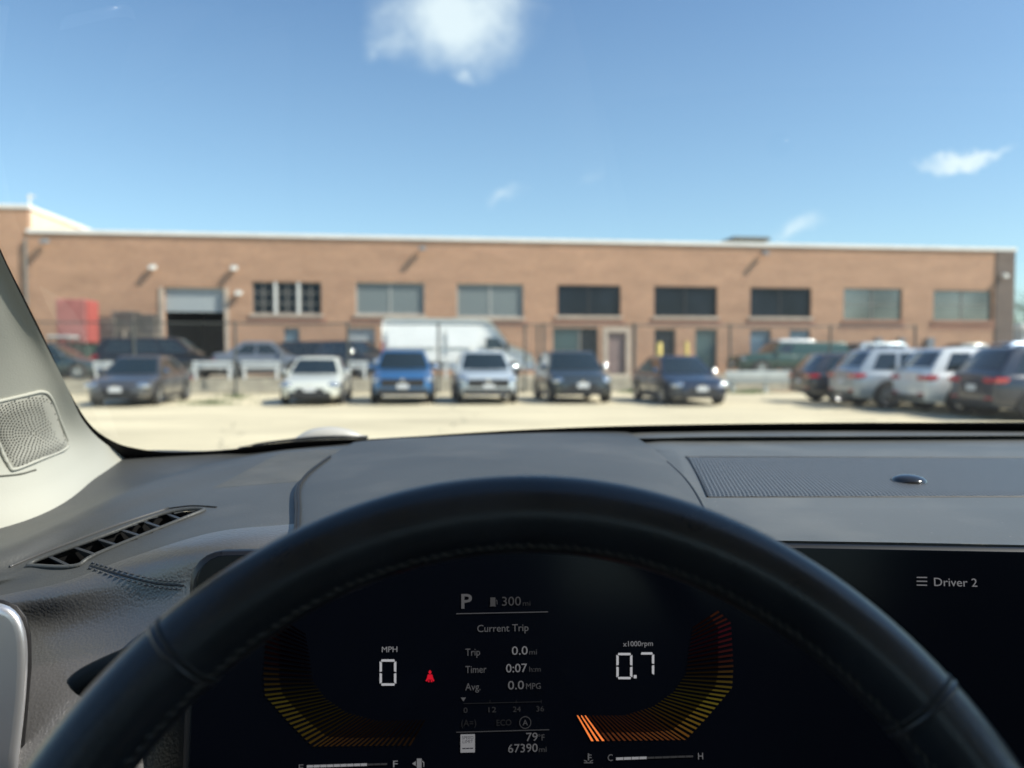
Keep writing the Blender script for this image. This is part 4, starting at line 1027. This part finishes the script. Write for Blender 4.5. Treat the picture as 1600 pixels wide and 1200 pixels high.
def panel(s0, s1, h0, h1, rad, of, ob_, name, m, parent, mbox=True, bev=None):
    outl = []
    for (cs, ch, a0) in ((s0 + rad, h1 - rad, 90), (s0 + rad, h0 + rad, 180)):
        outl += [(cs + rad * math.cos(R(a0 + 90 * k / 6)), ch + rad * math.sin(R(a0 + 90 * k / 6))) for k in range(7)]
    # columns from left to right, top and bottom heights
    ss = sorted({round(a, 6) for a, _ in outl} | {s0 + (s1 - s0) * k / 60 for k in range(61)} | {s1})
    ss = [s for s in ss if s0 <= s <= s1]
    def top(s): return h1 - rad + math.sqrt(max(0, rad * rad - max(0, s0 + rad - s) ** 2))
    def bot(s): return h0 + rad - math.sqrt(max(0, rad * rad - max(0, s0 + rad - s) ** 2))
    b = MB(); loop = [(s, top(s)) for s in ss] + [(s, bot(s)) for s in ss[::-1]]
    e = bev or 0
    cs_, ch_ = (s0 + s1) / 2, (h0 + h1) / 2
    def ins(s, h, e): 
        return (s + (e if s < s0 + rad else 0) * (1 if s < cs_ else 0), h + (-e if h > ch_ else e))
    N_ = len(ss); rows = []
    for off, ee in ((of, e), (of - e * .6, e * .25), (of - e, 0), (ob_, 0)):
        rows.append([disp(*ins(s, h, ee), off) for s, h in loop])
    b.grid(rows, closed=True)
    n = len(loop)
    for i in range(N_ - 1): b.f.append((i, i + 1, n - 2 - i, n - 1 - i)); b.m.append(0)
    return ob(b, name, m, parent, smooth=True, sharp=40)
body = panel(sL, sR, hB, hT, .017, 0, -.014, 'instrument_display', mat('display_bezel', (.004, .004, .005), .42), own, bev=.0025)
SCR = mat('screen_black', (.001, .0015, .003), .16, spec=.14, emit=((.05, .07, .14), .004))
scr = panel(sL + .0045, sR, hB, hT - .0022, .0145, .0006, -.001, 'screen', SCR, body, bev=.0003)
E_MATS = {}
EMK = .46
def em(c):
    k = tuple(round(x, 3) for x in c)
    if k not in E_MATS:
        E_MATS[k] = mat('lit_%d' % len(E_MATS), (0, 0, 0), .5, spec=0, emit=(c, EMK))
    return E_MATS[k]
G = lambda v: (v, v, v * 1.05)
PXM = .425 / F
LETTERS = []
def place(o, px, py, lift=.0011, second=False):
    if second:
        q = at(px, py, .43); nn = du2.cross(dv).normalized(); Pq = disp(.3, 0); d = ray(px, py); e0 = Vector((0, 0, EYE)); k = (Pq - e0).dot(nn) / d.dot(nn); p = e0 + d * k + nn * lift; U, Nn = du2, nn
    else: p = plane_pt(px, py, lift); U, Nn = du, dn_
    V = Nn.cross(U).normalized()
    o.matrix_local = Matrix.Translation(p - CARLOC) @ Matrix((U, V, Nn)).transposed().to_4x4()
def text(s, px, py, cap, c, width=None, second=False, bold=0):
    cu = bpy.data.curves.new('lettering', 'FONT'); cu.body = s; cu.size = cap * PXM / .70; cu.materials.append(em(c) if not isinstance(c, bpy.types.Material) else c)
    cu.fill_mode = 'FRONT'; cu.resolution_u = 3; cu.offset = bold * PXM
    o = bpy.data.objects.new('lettering', cu); link(o, body); place(o, px, py, .0011, second); LETTERS.append((o, width)); return o
def quadset(name, polys, c=None, cols=None, lift=.0011, second=False):
    """flat lit shapes given by pixel polygons on the display"""
    b = MB(); cl = []
    for i, pl in enumerate(polys):
        b.add([plane_pt(x, y, lift) for x, y in pl], [tuple(range(len(pl)))[::-1]], i if cols else 0)
    o = ob(b, name, [em(k) for k in cols] if cols else (c if isinstance(c, bpy.types.Material) else em(c)), body); return o
DIM = .10; MID = .065
text('P', 719, 950, 22, G(.10), 17, bold=.6)
text('300', 783, 946, 14, G(.055), 30); text('mi', 816, 946, 8, G(.03), 12)
quadset('fuel_icon', [[(766, 946), (774, 946), (774, 933), (766, 933)], [(765, 947), (775, 947), (775, 946), (765, 946)], [(775, 936), (777, 938), (777, 944), (776, 944), (776, 939), (775, 938)]], G(.06))
for x0, y0, x1, y1, v in ((713, 957.8, 856, 954.8, .09), (713, 1142.5, 858, 1138.5, .06)):
    quadset('divider_line', [[(x0, y0), (x1, y1), (x1, y1 + 1.3), (x0, y0 + 1.3)]], G(v))
text('Current Trip', 745, 987, 11, G(.10), 81)
for s, y, v in (('Trip', 1024, '0.0'), ('Timer', 1051, '0:07'), ('Avg.', 1078, '0.0')):
    text(s, 727, y, 11, G(.09), {'Trip': 23, 'Timer': 33, 'Avg.': 24}[s])
text('0.0', 799, 1022.5, 13, G(.19), 25); text('0:07', 790, 1050, 13, G(.19), 33); text('0.0', 793, 1076.5, 13, G(.13), 25)
text('mi', 826, 1022, 8, G(.06), 12); text('h:m', 826, 1049, 8, G(.05), 18); text('MPG', 821, 1076, 9, G(.07), 23)
quadset('scale_pointer', [[(720, 1089), (728, 1089), (724, 1095)]], G(.10))
quadset('scale_line', [[(724, 1098), (846, 1095), (846, 1096), (724, 1099)]] + [[(x, 1093), (x + 1, 1093), (x + 1, 1098), (x, 1098)] for x in (765, 806, 845)], G(.018))
for s, x in (('0', 724), ('12', 760), ('24', 801), ('36', 837)): text(s, x, 1113 - (x - 724) * .02, 8, G(.035), 6 if s == '0' else 12)
text('(A=)', 720, 1134, 10, G(.018), 23); text('ECO', 775, 1133, 9, G(.02), 23)
text('A', 816.5, 1132.5, 8.5, G(.07), 8)
b = MB(); cpt = plane_pt(820.5, 1128, .0011); b.grid([[cpt + (du * math.cos(a) + dv * math.sin(a)) * r * PXM for a in [2 * math.pi * k / 28 for k in range(29)]] for r in (8.2, 9.4)]); ob(b, 'stop_start_icon', em(G(.05)), body)
quadset('speed_limit_icon', [[(719.5, 1175), (742, 1174.5), (742, 1146), (719.5, 1146.5)]], G(.27))
text('SPEED', 721.5, 1154, 4.6, em((.02, .02, .03)), 18).location += dn_ * .0003
text('LIMIT', 722.5, 1160, 4.6, em((.02, .02, .03)), 16).location += dn_ * .0003
text('---', 722, 1171, 8, em((.02, .02, .03)), 17, bold=.3).location += dn_ * .0003
text('79', 821, 1157, 12.5, G(.12), 18); text('°F', 840, 1156, 9, G(.06), 10)
text('67390', 793, 1175, 12.5, G(.13), 46); text('mi', 841, 1174, 8, G(.05), 12)
text('MPH', 596, 1018.5, 8.5, G(.26), 24); text('x1000rpm', 973, 1009.5, 8, G(.24), 48)
SEG = {'0': 'abcdef', '7': 'abc'}
def seven(ch, x, y, w_, h_, c):
    t_ = 3.6; g = .8; x1, y1 = x + w_, y + h_; ym = y + h_ / 2; P = {
     'a': [(x + t_ * .6, y + t_), (x + t_ * .3 + 2, y), (x1 - t_ * .3 - 2, y), (x1 - t_ * .6, y + t_)], 'd': [(x + t_ * .6, y1 - t_), (x + t_ * .3 + 2, y1), (x1 - t_ * .3 - 2, y1), (x1 - t_ * .6, y1 - t_)],
     'f': [(x, y + 3), (x + t_, y + t_ + 1.4), (x + t_, ym - g - 1), (x, ym - g)], 'e': [(x, ym + g), (x + t_, ym + g + 1), (x + t_, y1 - t_ - 1.4), (x, y1 - 3)],
     'b': [(x1 - t_, y + t_ + 1.4), (x1, y + 3), (x1, ym - g), (x1 - t_, ym - g - 1)], 'c': [(x1 - t_, ym + g + 1), (x1, ym + g), (x1, y1 - 3), (x1 - t_, y1 - t_ - 1.4)]}
    quadset('digit', [P[k] for k in SEG[ch]], c)
seven('0', 593.5, 1029.5, 26, 41, G(.55)); seven('0', 962.5, 1019.5, 25, 41, G(.55)); seven('7', 998.5, 1018.5, 23, 38, G(.55))
quadset('decimal_point', [[(989.5, 1054), (994, 1054), (994, 1059), (989.5, 1059)]], G(.55))
quadset('seat_belt_icon', [[(669.5, 1049), (672, 1046), (674.5, 1049), (673.5, 1052), (670.5, 1052)], [(667, 1060), (668.5, 1053), (675.5, 1053), (677.5, 1060), (675, 1061), (669, 1061)], [(665, 1063), (667, 1059), (669, 1061), (667.5, 1064)], [(679, 1063), (677, 1059), (675, 1061), (676.5, 1064)], [(669.5, 1061.6), (671.4, 1061.6), (671, 1065), (669, 1065)], [(672.8, 1061.6), (675, 1061.6), (675.5, 1065), (673.4, 1065)]], (.75, .012, .03))
# fuel and temperature bars
def bar(x0, y0, x1, y1, n, lit, name):
    P = []; C = []
    for i in range(n):
        a = i / n; c = (i + .93) / n; ya = y0 + (y1 - y0) * a; yc = y0 + (y1 - y0) * c; xa = x0 + (x1 - x0) * a; xc = x0 + (x1 - x0) * c
        P.append([(xa, ya + 4), (xc, yc + 4), (xc, yc), (xa, ya)] if i < lit else [(xa, ya + 3.6), (xc, yc + 3.6), (xc, yc + .6), (xa, ya + .6)]); C.append(G(.33) if i < lit - .5 else G(.045))
    return quadset(name, P, cols=C)
bar(480, 1194.5, 606, 1190.5, 12, 9, 'fuel_gauge'); bar(962, 1182.5, 1083, 1178.5, 10, 4, 'temperature_gauge')
text('E', 466, 1203, 9, G(.12), 7); text('F', 613, 1198, 10, G(.22), 7); text('C', 948.5, 1188, 10, G(.12), 8); text('H', 1089, 1185.5, 10, G(.16), 8)
quadset('pump_icon', [[(644, 1192), (650, 1188), (650, 1196)], [(651.5, 1199), (659, 1199), (659, 1184), (651.5, 1184)], [(660, 1187), (663, 1190), (663, 1197), (661.7, 1197), (661.7, 1191), (660, 1189)]], G(.2))
quadset('coolant_icon', [[(918, 1187), (920, 1187), (920, 1176), (918, 1176)], [(920, 1178), (924, 1178), (924, 1179.3), (920, 1179.3)], [(920, 1182), (924, 1182), (924, 1183.3), (920, 1183.3)], [(912, 1186), (917, 1188), (917, 1189.5), (912, 1187.5)], [(921, 1188), (926, 1186), (926, 1187.5), (921, 1189.5)], [(912, 1190), (926, 1190), (926, 1191.3), (912, 1191.3)]], G(.12))
# the two ray gauges
def along(poly, t):
    L_ = [math.dist(poly[i], poly[i + 1]) for i in range(len(poly) - 1)]; T_ = sum(L_) * t
    for i, l in enumerate(L_):
        if T_ <= l or i == len(L_) - 1: k = min(1, T_ / l); return (poly[i][0] + (poly[i + 1][0] - poly[i][0]) * k, poly[i][1] + (poly[i + 1][1] - poly[i][1]) * k)
        T_ -= l
OUT = [(921, 1157), (1071, 1155), (1106, 1118), (1143, 1074), (1145, 1040), (1141, 972), (1119, 952)]
INN = [(899, 1117), (975, 1117), (1020, 1103), (1052, 1080), (1071, 1052), (1075, 1020), (1082, 978)]
def kcol(t, k):
    if t < .06: return (1.5, .36, .08)
    if t >= .06:
        ks = [(.06, (.36, .10, .03)), (.34, (.36, .12, .03)), (.46, (.34, .20, .03)), (.58, (.30, .24, .03)), (.68, (.16, .11, .02)), (.76, (.07, .022, .015)), (.90, (.10, .012, .02)), (1.0, (.09, .03, .012))]
        if k < .2: ks = [(.06, (.10, .05, .02)), (.34, (.28, .13, .03)), (.46, (.34, .24, .04)), (.62, (.34, .27, .04)), (.72, (.10, .06, .02)), (.80, (.03, .01, .01)), (1.0, (.03, .008, .008))]
        for (ta, ca_), (tb, cb_) in zip(ks, ks[1:]):
            if t <= tb: q = (t - ta) / (tb - ta); return tuple((x + (y - x) * q) * k for x, y in zip(ca_, cb_))
    if t < .36: return (.34 * k, .10 * k, .03 * k)
    if t < .50: return (.34 * k, .14 * k, .03 * k)
    if t < .74: return (.30 * k, .24 * k, .03 * k)
    if t < .93: return (.12 * k, .012 * k, .022 * k) if k > .2 else (.03 * k, .006 * k, .01 * k)
    return (.07 * k, .022 * k, .01 * k)
for mirror in (0, 1):
    polys, cols, tips, tcols = [], [], [], []; n = 46
    for i in range(n):
        t_ = (i + .5) / n
        if mirror and t_ < .06: pass
        o_ = along(OUT, t_); i_ = along(INN, t_); e_ = along(OUT, min(1, t_ + .0048)); f_ = along(INN, min(1, t_ + .0035)); o2 = along(OUT, max(0, t_ - .0048)); f2 = along(INN, max(0, t_ - .0035))
        mid1 = (e_[0] + (f_[0] - e_[0]) * .32, e_[1] + (f_[1] - e_[1]) * .32); mid2 = (o2[0] + (f2[0] - o2[0]) * .32, o2[1] + (f2[1] - o2[1]) * .32)
        A_ = [f2, mid2, mid1, f_]; B_ = [mid2, o2, e_, mid1]
        if mirror:
            A_ = [(785 - (x - 785) * 1.035, y + (x - 785) * .022 + 4) for x, y in A_][::-1]; B_ = [(785 - (x - 785) * 1.035, y + (x - 785) * .022 + 4) for x, y in B_][::-1]
        k = .33 if not mirror else .14
        if mirror and t_ < 0: k = .14
        c_ = kcol(t_ if not (mirror and t_ < .06) else .061, k)
        if t_ < .06 and not mirror: inner = c_
        else: inner = tuple(x * .25 for x in c_)
        polys += [A_, B_]; cols += [tuple(round(x, 2 if x > .1 else 3) for x in inner), tuple(round(x, 2 if x > .1 else 3) for x in c_)]
    quadset('speed_dial' if mirror else 'rev_counter', polys, cols=cols)
text('Driver 2', 1457, 915, 13, G(.22), 66, second=True)
for i in range(3):
    b = MB(); b.box(0, 16 * PXM, 0, 1.7 * PXM, 0, .0001); o = b.build('menu_icon', em(G(.2)), body); place(o, 1431, 902.5 + i * 6, .0011, True)
bpy.context.view_layer.update()
for o, wd in LETTERS:
    k = wd * PXM / max(1e-6, o.dimensions.x) if wd else 1
    me = bpy.data.meshes.new_from_object(o.evaluated_get(bpy.context.evaluated_depsgraph_get())); me.name = 'lettering'
    mw = o.matrix_local.copy(); cu = o.data; nm = o.name
    if not len(me.materials): me.materials.append(cu.materials[0])
    bpy.data.objects.remove(o); q = bpy.data.objects.new('lettering', me); link(q, body); q.matrix_local = mw @ Matrix.Diagonal((k, 1, 1, 1))

# ---- steering wheel
WC = Vector((.0082, .2140, -.2120 + EYE)); WT = .46; RM, RT = .1702, .0146
wu = Vector((math.cos(YAW), math.sin(YAW), 0)); wf = Vector((-math.sin(YAW), math.cos(YAW), 0))
wv_ = Vector((0, 0, 1)) * math.cos(WT) + wf * math.sin(WT); wn = wu.cross(wv_)
def wpt(a, bb, k=1.0, R_=None):
    """a = angle round the wheel, bb = angle round the rim section"""
    n = 1.0
    return WC + (wu * math.cos(a) + wv_ * math.sin(a)) * (RM + RT * k * math.cos(bb)) + wn * (RT * k * 1.06 * math.sin(bb))
b = MB(); b.grid([[wpt(2 * math.pi * i / 180, 2 * math.pi * j / 28) for j in range(28)] for i in range(181)], closed=True)
bvW = BVHTree.FromPolygons([Vector(v) for v in b.v], b.f)
WL = mat('wheel_leather', (.014, .016, .020), .30, spec=.5, bump=('leather', 620, .22, .0003), var=(26, .35))
specks(WL, 45, .05, (.06, .055, .05), .3); wheel = ob(b, 'steering_wheel', WL, smooth=True)
def wang(px, py):
    h = hit(bvW, px, py); q = h[0] - WC; return math.atan2(q.dot(wv_), q.dot(wu))
aL = wang(290, 1028); aR = wang(1452, 1112)
SEAM = mat('seam_groove', (.004, .004, .005), .6); SEAML = mat('seam_piping', (.022, .024, .03), .32)
for a in (aL, aR):
    s = 1 if a == aL else -1
    b = MB(); b.tube([wpt(a + .010 * math.sin(2 * math.pi * j / 40) , 2 * math.pi * j / 40, .97) for j in range(41)], .0010, 6, cap=False); ob(b, 'seam', SEAM, wheel, smooth=True)
    b = MB(); b.tube([wpt(a + s * .014 + .010 * math.sin(2 * math.pi * j / 40), 2 * math.pi * j / 40, .955) for j in range(41)], .0013, 6, cap=False); ob(b, 'piping', SEAML, wheel, smooth=True)
b = MB(); rg = random.Random(2); a = aR - .5; bs = R(158)
while a < aL + .5:
    j1 = rg.uniform(-.04, .04); sl_ = .012 + rg.uniform(-.003, .003)
    p, q = wpt(a, bs + .05 + j1, 1.0), wpt(a + sl_ * 1.7, bs - .08 + j1, 1.0); mid = wpt(a + sl_ * .8, bs, 1.05)
    b.tube([p, mid, q], .00040, 5); a += .026 + rg.uniform(-.003, .003)
tag(ob(b, 'stitching', mat('wheel_thread', (.062, .058, .052), .7), wheel, smooth=True), kind='stuff')
b = MB(); b.tube([wpt(aR - .5 + (aL - aR + 1.0) * k / 160, bs, 1.0) for k in range(161)], .0006, 5); ob(b, 'rim_groove', SEAM, wheel)
# hub and spokes (mostly below the picture)
b = MB(); rr = []
for rad, of in ((.075, -.03), (.078, -.012), (.070, .008), (.04, .016), (.001, .018)):
    rr.append([WC + (wu * math.cos(q) + wv_ * math.sin(q)) * rad + wn * (of - .03) for q in [2 * math.pi * k / 32 for k in range(32)]])
b.grid(rr, closed=True); ob(b, 'hub', WL, wheel, smooth=True, sharp=50)
for a in (math.pi * .97, math.pi * .03, -math.pi / 2):
    c = wu * math.cos(a) + wv_ * math.sin(a); t = wn.cross(c) * .018
    b = MB(); b.prism([WC + c * .06 - t - wn * .045, WC + c * .165 - t * .8 - wn * .006, WC + c * .165 + t * .8 - wn * .006, WC + c * .06 + t - wn * .045], wn * .012); ob(b, 'spoke', DARK, wheel, bevel=.003)
# stalk behind the wheel
b = MB(); pts = [at(119, 1080, .37), at(140, 1062, .372), at(196, 1036, .372), at(236, 1022, .368), at(268, 1012, .362)]
b.tube(spline(pts, 6), [.003] + [.0072] * 22 + [.006] * 2, 10); ob(b, 'indicator_stalk', mat('stalk_black', (.005, .005, .005), .65, spec=.25), smooth=True)
# steering column shroud
b = MB(); c0 = WC - wn * .05; b.tube([c0, c0 - wn * .10, c0 - wn * .2 + Vector((0, 0, -.02))], [.05, .06, .07], 16); ob(b, 'column_shroud', DARK, smooth=True)

# ---- pillar trim
rowsP = [
 [(-40, 200, .43), (-70, 205, .425), (-110, 215, .41), (-260, 240, .38)],
 [(-34, 310, .485), (-58, 315, .48), (-100, 325, .46), (-240, 340, .42)],
 [(2, 398, .542), (-22, 403, .536), (-68, 412, .515), (-220, 430, .46)],
 [(62, 520, .618), (36, 527, .610), (-18, 540, .585), (-200, 560, .51)],
 [(104, 603, .668), (76, 616, .658), (14, 636, .628), (-200, 655, .54)],
 [(128, 654, .712), (97, 676, .695), (34, 706, .648), (-200, 722, .555)],
 [(158, 688, .757), (128, 716, .722), (48, 762, .648), (-200, 780, .562)],
 [(198, 713, .80), (152, 746, .735), (62, 806, .64), (-200, 832, .568)],
 [(212, 716, .80), (156, 756, .735), (64, 822, .637), (-200, 850, .566)]]
gP = loft(rowsP, 10, 10); bvP = bvh(gP)
pil = ob(gP, 'pillar_trim', PIL, smooth=True)
# sound grille: rounded frame, plate with rings of holes
GQ = [(-60, 642), (0, 626), (66, 611), (80, 622), (92, 655), (104, 690), (99, 704), (60, 720), (20, 734), (8, 724), (-8, 690), (-60, 700)]
GQ = [(-12, 629), (40, 617), (66, 612), (79, 622), (92, 655), (104, 688), (100, 702), (62, 718), (24, 733), (14, 728), (0, 700), (-18, 660), (-22, 640)]
gp_ = [hit(bvP, x, y) for x, y in GQ]
gr = empty('speaker_grille', (0, 0, 0)); gr.parent = own
b = MB(); b.tube(spline([p + n * .0006 for p, n in gp_] + [gp_[0][0] + gp_[0][1] * .0006], 5), .0016, 8, cap=False); ob(b, 'grille_frame', PIL, gr, smooth=True)
b = MB(); cpx = (42, 678)
rows = []
for k in (1.0, .97, .6, .25, .01):
    r = []
    for p in spline([Vector((x, y, 0)) for x, y in GQ + [GQ[0]]], 4):
        q = Vector((cpx[0], cpx[1], 0)) + (p - Vector((cpx[0], cpx[1], 0))) * k; h = hit(bvP, q.x, q.y); r.append(h[0] + h[1] * (.0003 if k == 1 else .0015))
    rows.append(r)
ob(rows, 'grille_plate', mat('grille_plate', (.44, .43, .38), .6), gr, smooth=True)
b = MB(); HOLE = mat('grille_hole', (.02, .02, .02), .9); GE = [(x, y) for x, y in GQ]
for ci, (cx0, cy0, half) in enumerate(((58, 662, 1), (45, 690, -1))):
    pass
ax = Vector((.94, -.34)); ay = Vector((.34, .94))
for i in range(1, 31):
    rr_ = i * 3.7; m_ = max(6, int(2 * math.pi * rr_ / 4.5))
    for k in range(m_):
        a = 2 * math.pi * (k + .5 * (i % 2)) / m_
        x = 50 + rr_ * math.cos(a) * 1.25; y = 676 + rr_ * math.sin(a)
        xin = 50 + (x - 50) * 1.07; yin = 676 + (y - 676) * 1.07
        if not inside(xin, yin, GE): continue
        h = hit(bvP, x, y); b.disc(h[0] + h[1] * .00175, h[1], .00078, 6)
tag(ob(b, 'holes', HOLE, gr), kind='stuff')
# groove between the upper and the lower trim
b = MB(); ln = [hit(bvP, x, y) for x, y in ((-60, 752), (-10, 745), (30, 741), (56, 734))]
b.tube(spline([p for p, n in ln], 6), .0009, 6); ob(b, 'trim_groove', mat('groove_shadow', (.12, .12, .10), .8), pil)

# ---- silver door trim, lower left
O_ = [(-120, 948), (-30, 941), (-10, 941.5), (4, 943.5), (15, 947.5), (24, 954), (31, 962), (36.5, 973), (40.5, 986), (43, 1002), (44, 1022), (43.6, 1050), (41, 1090), (37, 1130), (31, 1180), (24, 1240), (-120, 1240)]
def prism_px(pts, Y, dep, name, m, parent=None, bev=.004):
    b = MB(); P_ = [at(x, y, Y) for x, y in pts]; cr_ = ray(0, 1000); b.prism(P_, Vector((cr_.x, cr_.y, cr_.z * .9)) * dep); o = ob(b, name, m, parent, smooth=True, sharp=40, bevel=bev)
    if bev: o.modifiers[0].segments = 6
    return o
prism_px([(-120, 942), (-28, 935), (4, 937), (27, 945), (42, 964), (49, 993), (50, 1042), (44, 1112), (32, 1236), (-120, 1236)], .414, .08, 'trim_surround', DARK, bev=.002)
st_ = prism_px(O_, .404, .08, 'door_trim', SILV, bev=.006)

# ---- windscreen, its black edge, roof and cabin shell
def ws(X, t):
    y0 = .985 - .25 * (X - .4) ** 2; z0 = -.125
    rise = .80 - .0 * X
    yy_ = y0 - .70 * t; zz_ = z0 + .70 * t * .80 - .05 * t * t + .06 * t * (1 - t) * 0
    return Vector((X, yy_, EYE + zz_))
gW = [[ws(-.60 + 1.95 * j / 40, i / 16) for j in range(41)] for i in range(17)]
GL = bpy.data.materials.new('windscreen_glass'); GL.use_nodes = True; t = GL.node_tree; t.nodes.clear()
tr = t.nodes.new('ShaderNodeBsdfTransparent'); tr.inputs['Color'].default_value = (.93, .965, .955, 1)
gl = t.nodes.new('ShaderNodeBsdfGlossy'); gl.inputs['Roughness'].default_value = .0
df = t.nodes.new('ShaderNodeBsdfDiffuse'); tl_ = t.nodes.new('ShaderNodeBsdfTranslucent'); ds_ = t.nodes.new('ShaderNodeAddShader')
for q_ in (df, tl_): q_.inputs['Color'].default_value = (.4, .4, .38, 1)
t.links.new(df.outputs[0], ds_.inputs[0]); t.links.new(tl_.outputs[0], ds_.inputs[1])
tcg = t.nodes.new('ShaderNodeTexCoord'); ng = t.nodes.new('ShaderNodeTexNoise'); ng.inputs['Scale'].default_value = 3.5; ng.inputs['Detail'].default_value = 9; ng.inputs['Roughness'].default_value = .7
mg = t.nodes.new('ShaderNodeMapRange'); mg.inputs['From Min'].default_value = .35; mg.inputs['From Max'].default_value = .75; mg.inputs['To Min'].default_value = .004; mg.inputs['To Max'].default_value = .022
t.links.new(tcg.outputs['Object'], ng.inputs['Vector']); t.links.new(ng.outputs['Fac'], mg.inputs['Value'])
mx2 = t.nodes.new('ShaderNodeMixShader'); t.links.new(mg.outputs[0], mx2.inputs[0]); t.links.new(tr.outputs[0], mx2.inputs[1]); t.links.new(ds_.outputs[0], mx2.inputs[2])
fr = t.nodes.new('ShaderNodeFresnel'); fr.inputs['IOR'].default_value = 1.5
mxs = t.nodes.new('ShaderNodeMixShader'); oo = t.nodes.new('ShaderNodeOutputMaterial')
t.links.new(fr.outputs[0], mxs.inputs[0]); t.links.new(mx2.outputs[0], mxs.inputs[1]); t.links.new(gl.outputs[0], mxs.inputs[2]); t.links.new(mxs.outputs[0], oo.inputs[0])
ob(gW, 'windshield', GL, smooth=True)
bvS = bvh(gW)
FRIT = mat('black_glass_edge', (.004, .004, .005), .6, spec=.2)
inn = [(-22, 330), (3, 388), (22, 428), (64, 512), (100, 590), (127, 640), (150, 668), (178, 686), (205, 695), (255, 702), (330, 701), (400, 694), (470, 686), (535, 683), (600, 682), (700, 675), (800, 669), (900, 664.5), (1000, 661.5), (1150, 659), (1300, 657.5), (1450, 657), (1600, 657.5), (1760, 659)]
outr = [(-33, 332), (-8, 392), (11, 433), (53, 518), (90, 597), (117, 647), (139, 680), (160, 718), (195, 722), (255, 716), (330, 712), (400, 705), (470, 697), (535, 693), (600, 692), (700, 685), (800, 680), (900, 676), (1000, 673), (1150, 670), (1300, 674), (1450, 673), (1600, 673), (1760, 674)]
ri = [hit(bvS, p.x, p.y) for p in spline([Vector((x, y, 0)) for x, y in inn], 6)]; ro = [hit(bvS, p.x, p.y) for p in spline([Vector((x, y, 0)) for x, y in outr], 6)]
ok = [(a, c) for a, c in zip(ri, ro) if a and c]
ob([[a[0] + a[1] * .003 for a, c in ok], [c[0] + c[1] * .003 for a, c in ok]], 'windshield_seal', FRIT)
# wiper resting outside at the foot of the screen
WG = mat('wiper_grey', (.50, .48, .44), .35, coat=.3)
b = MB(); pts = [at(372, 700, .945), at(430, 691, .955), at(500, 684, .965), at(575, 683, .975)]
b.tube(spline(pts, 6), [.0012] * 3 + [.0024] * 13 + [.0016] * 3, 6); wip = ob(b, 'wiper', mat('wiper_black', (.01, .01, .01), .4), smooth=True)
b = MB(); pts = [at(455, 694, .99), at(490, 684, .995), at(535, 681, 1.0), at(574, 684, 1.005)]
b.tube(spline(pts, 5), [.003 + .0095 * math.sin(math.pi * min(1, k / 14)) for k in range(16)], 8); ob(b, 'wiper_cover', WG, wip, smooth=True)
# bonnet outside, below the line of sight
PB = paint('own_car', (.30, .30, .28), .2)
rowsN = [[Vector((x, y - .10 * ((x - .4) / .85) ** 2, EYE + z - .10 * ((x - .4) / .85) ** 4)) for x in [-.42 + 1.64 * k / 16 for k in range(17)]] for y, z in ((1.10, -.27), (1.3, -.28), (1.6, -.31), (1.95, -.37), (2.2, -.46), (2.3, -.62))]
ob(rowsN, 'bonnet', PB, smooth=True)
# cabin shell
HEADL = mat('headliner', (.42, .41, .37), .9); TRIM = mat('cabin_trim', (.035, .036, .04), .6); PAINT = paint('own_car', (.30, .30, .28), .2)
def cb(x0, x1, y0, y1, z0, z1, name, m, bev=None, parent=None):
    b = MB(); b.box(x0, x1, y0, y1, EYE + z0, EYE + z1); o = ob(b, name, m, parent, smooth=True, sharp=40, bevel=bev)
    if bev: o.modifiers[0].segments = 6
    return o
cb(-.46, 1.26, -2.4, .20, .43, .47, 'roof', HEADL, .01)
cb(-.56, -.49, -2.4, .48, -1.12, -.16, 'door', TRIM, .02); cb(1.29, 1.36, -2.4, .48, -1.12, -.16, 'door', TRIM, .02)
for x in (-.52, 1.27): cb(x, x + .05, -.50, -.36, -.16, .43, 'side_pillar', TRIM, .01)
for x in (-.52, 1.27): cb(x, x + .05, -2.4, -1.9, -.16, .43, 'rear_pillar', TRIM, .01)
cb(-.55, 1.35, -2.46, -2.41, -1.12, -.1, 'tailgate', TRIM)
cb(-.55, 1.35, -2.4, .84, -1.18, -1.125, 'cabin_floor', TRIM)
cb(-.48, 1.28, .62, .66, -1.12, -.20, 'bulkhead', DARK)
for x in (0.0, .80):
    s_ = empty('seat', (0, 0, 0)); s_.parent = own
    cb(x - .25, x + .25, -.62, -.10, -.85, -.68, 'cushion', TRIM, .05, s_); cb(x - .24, x + .24, -.82, -.66, -.70, .02, 'backrest', TRIM, .05, s_); cb(x - .12, x + .12, -.82, -.72, .05, .22, 'headrest', TRIM, .04, s_)
# right windscreen pillar
b = MB(); b.prism([ws(1.25, 0), ws(1.33, 0), ws(1.33, 1), ws(1.25, 1)], (0, -.04, -.03)); ob(b, 'pillar_trim', PIL)
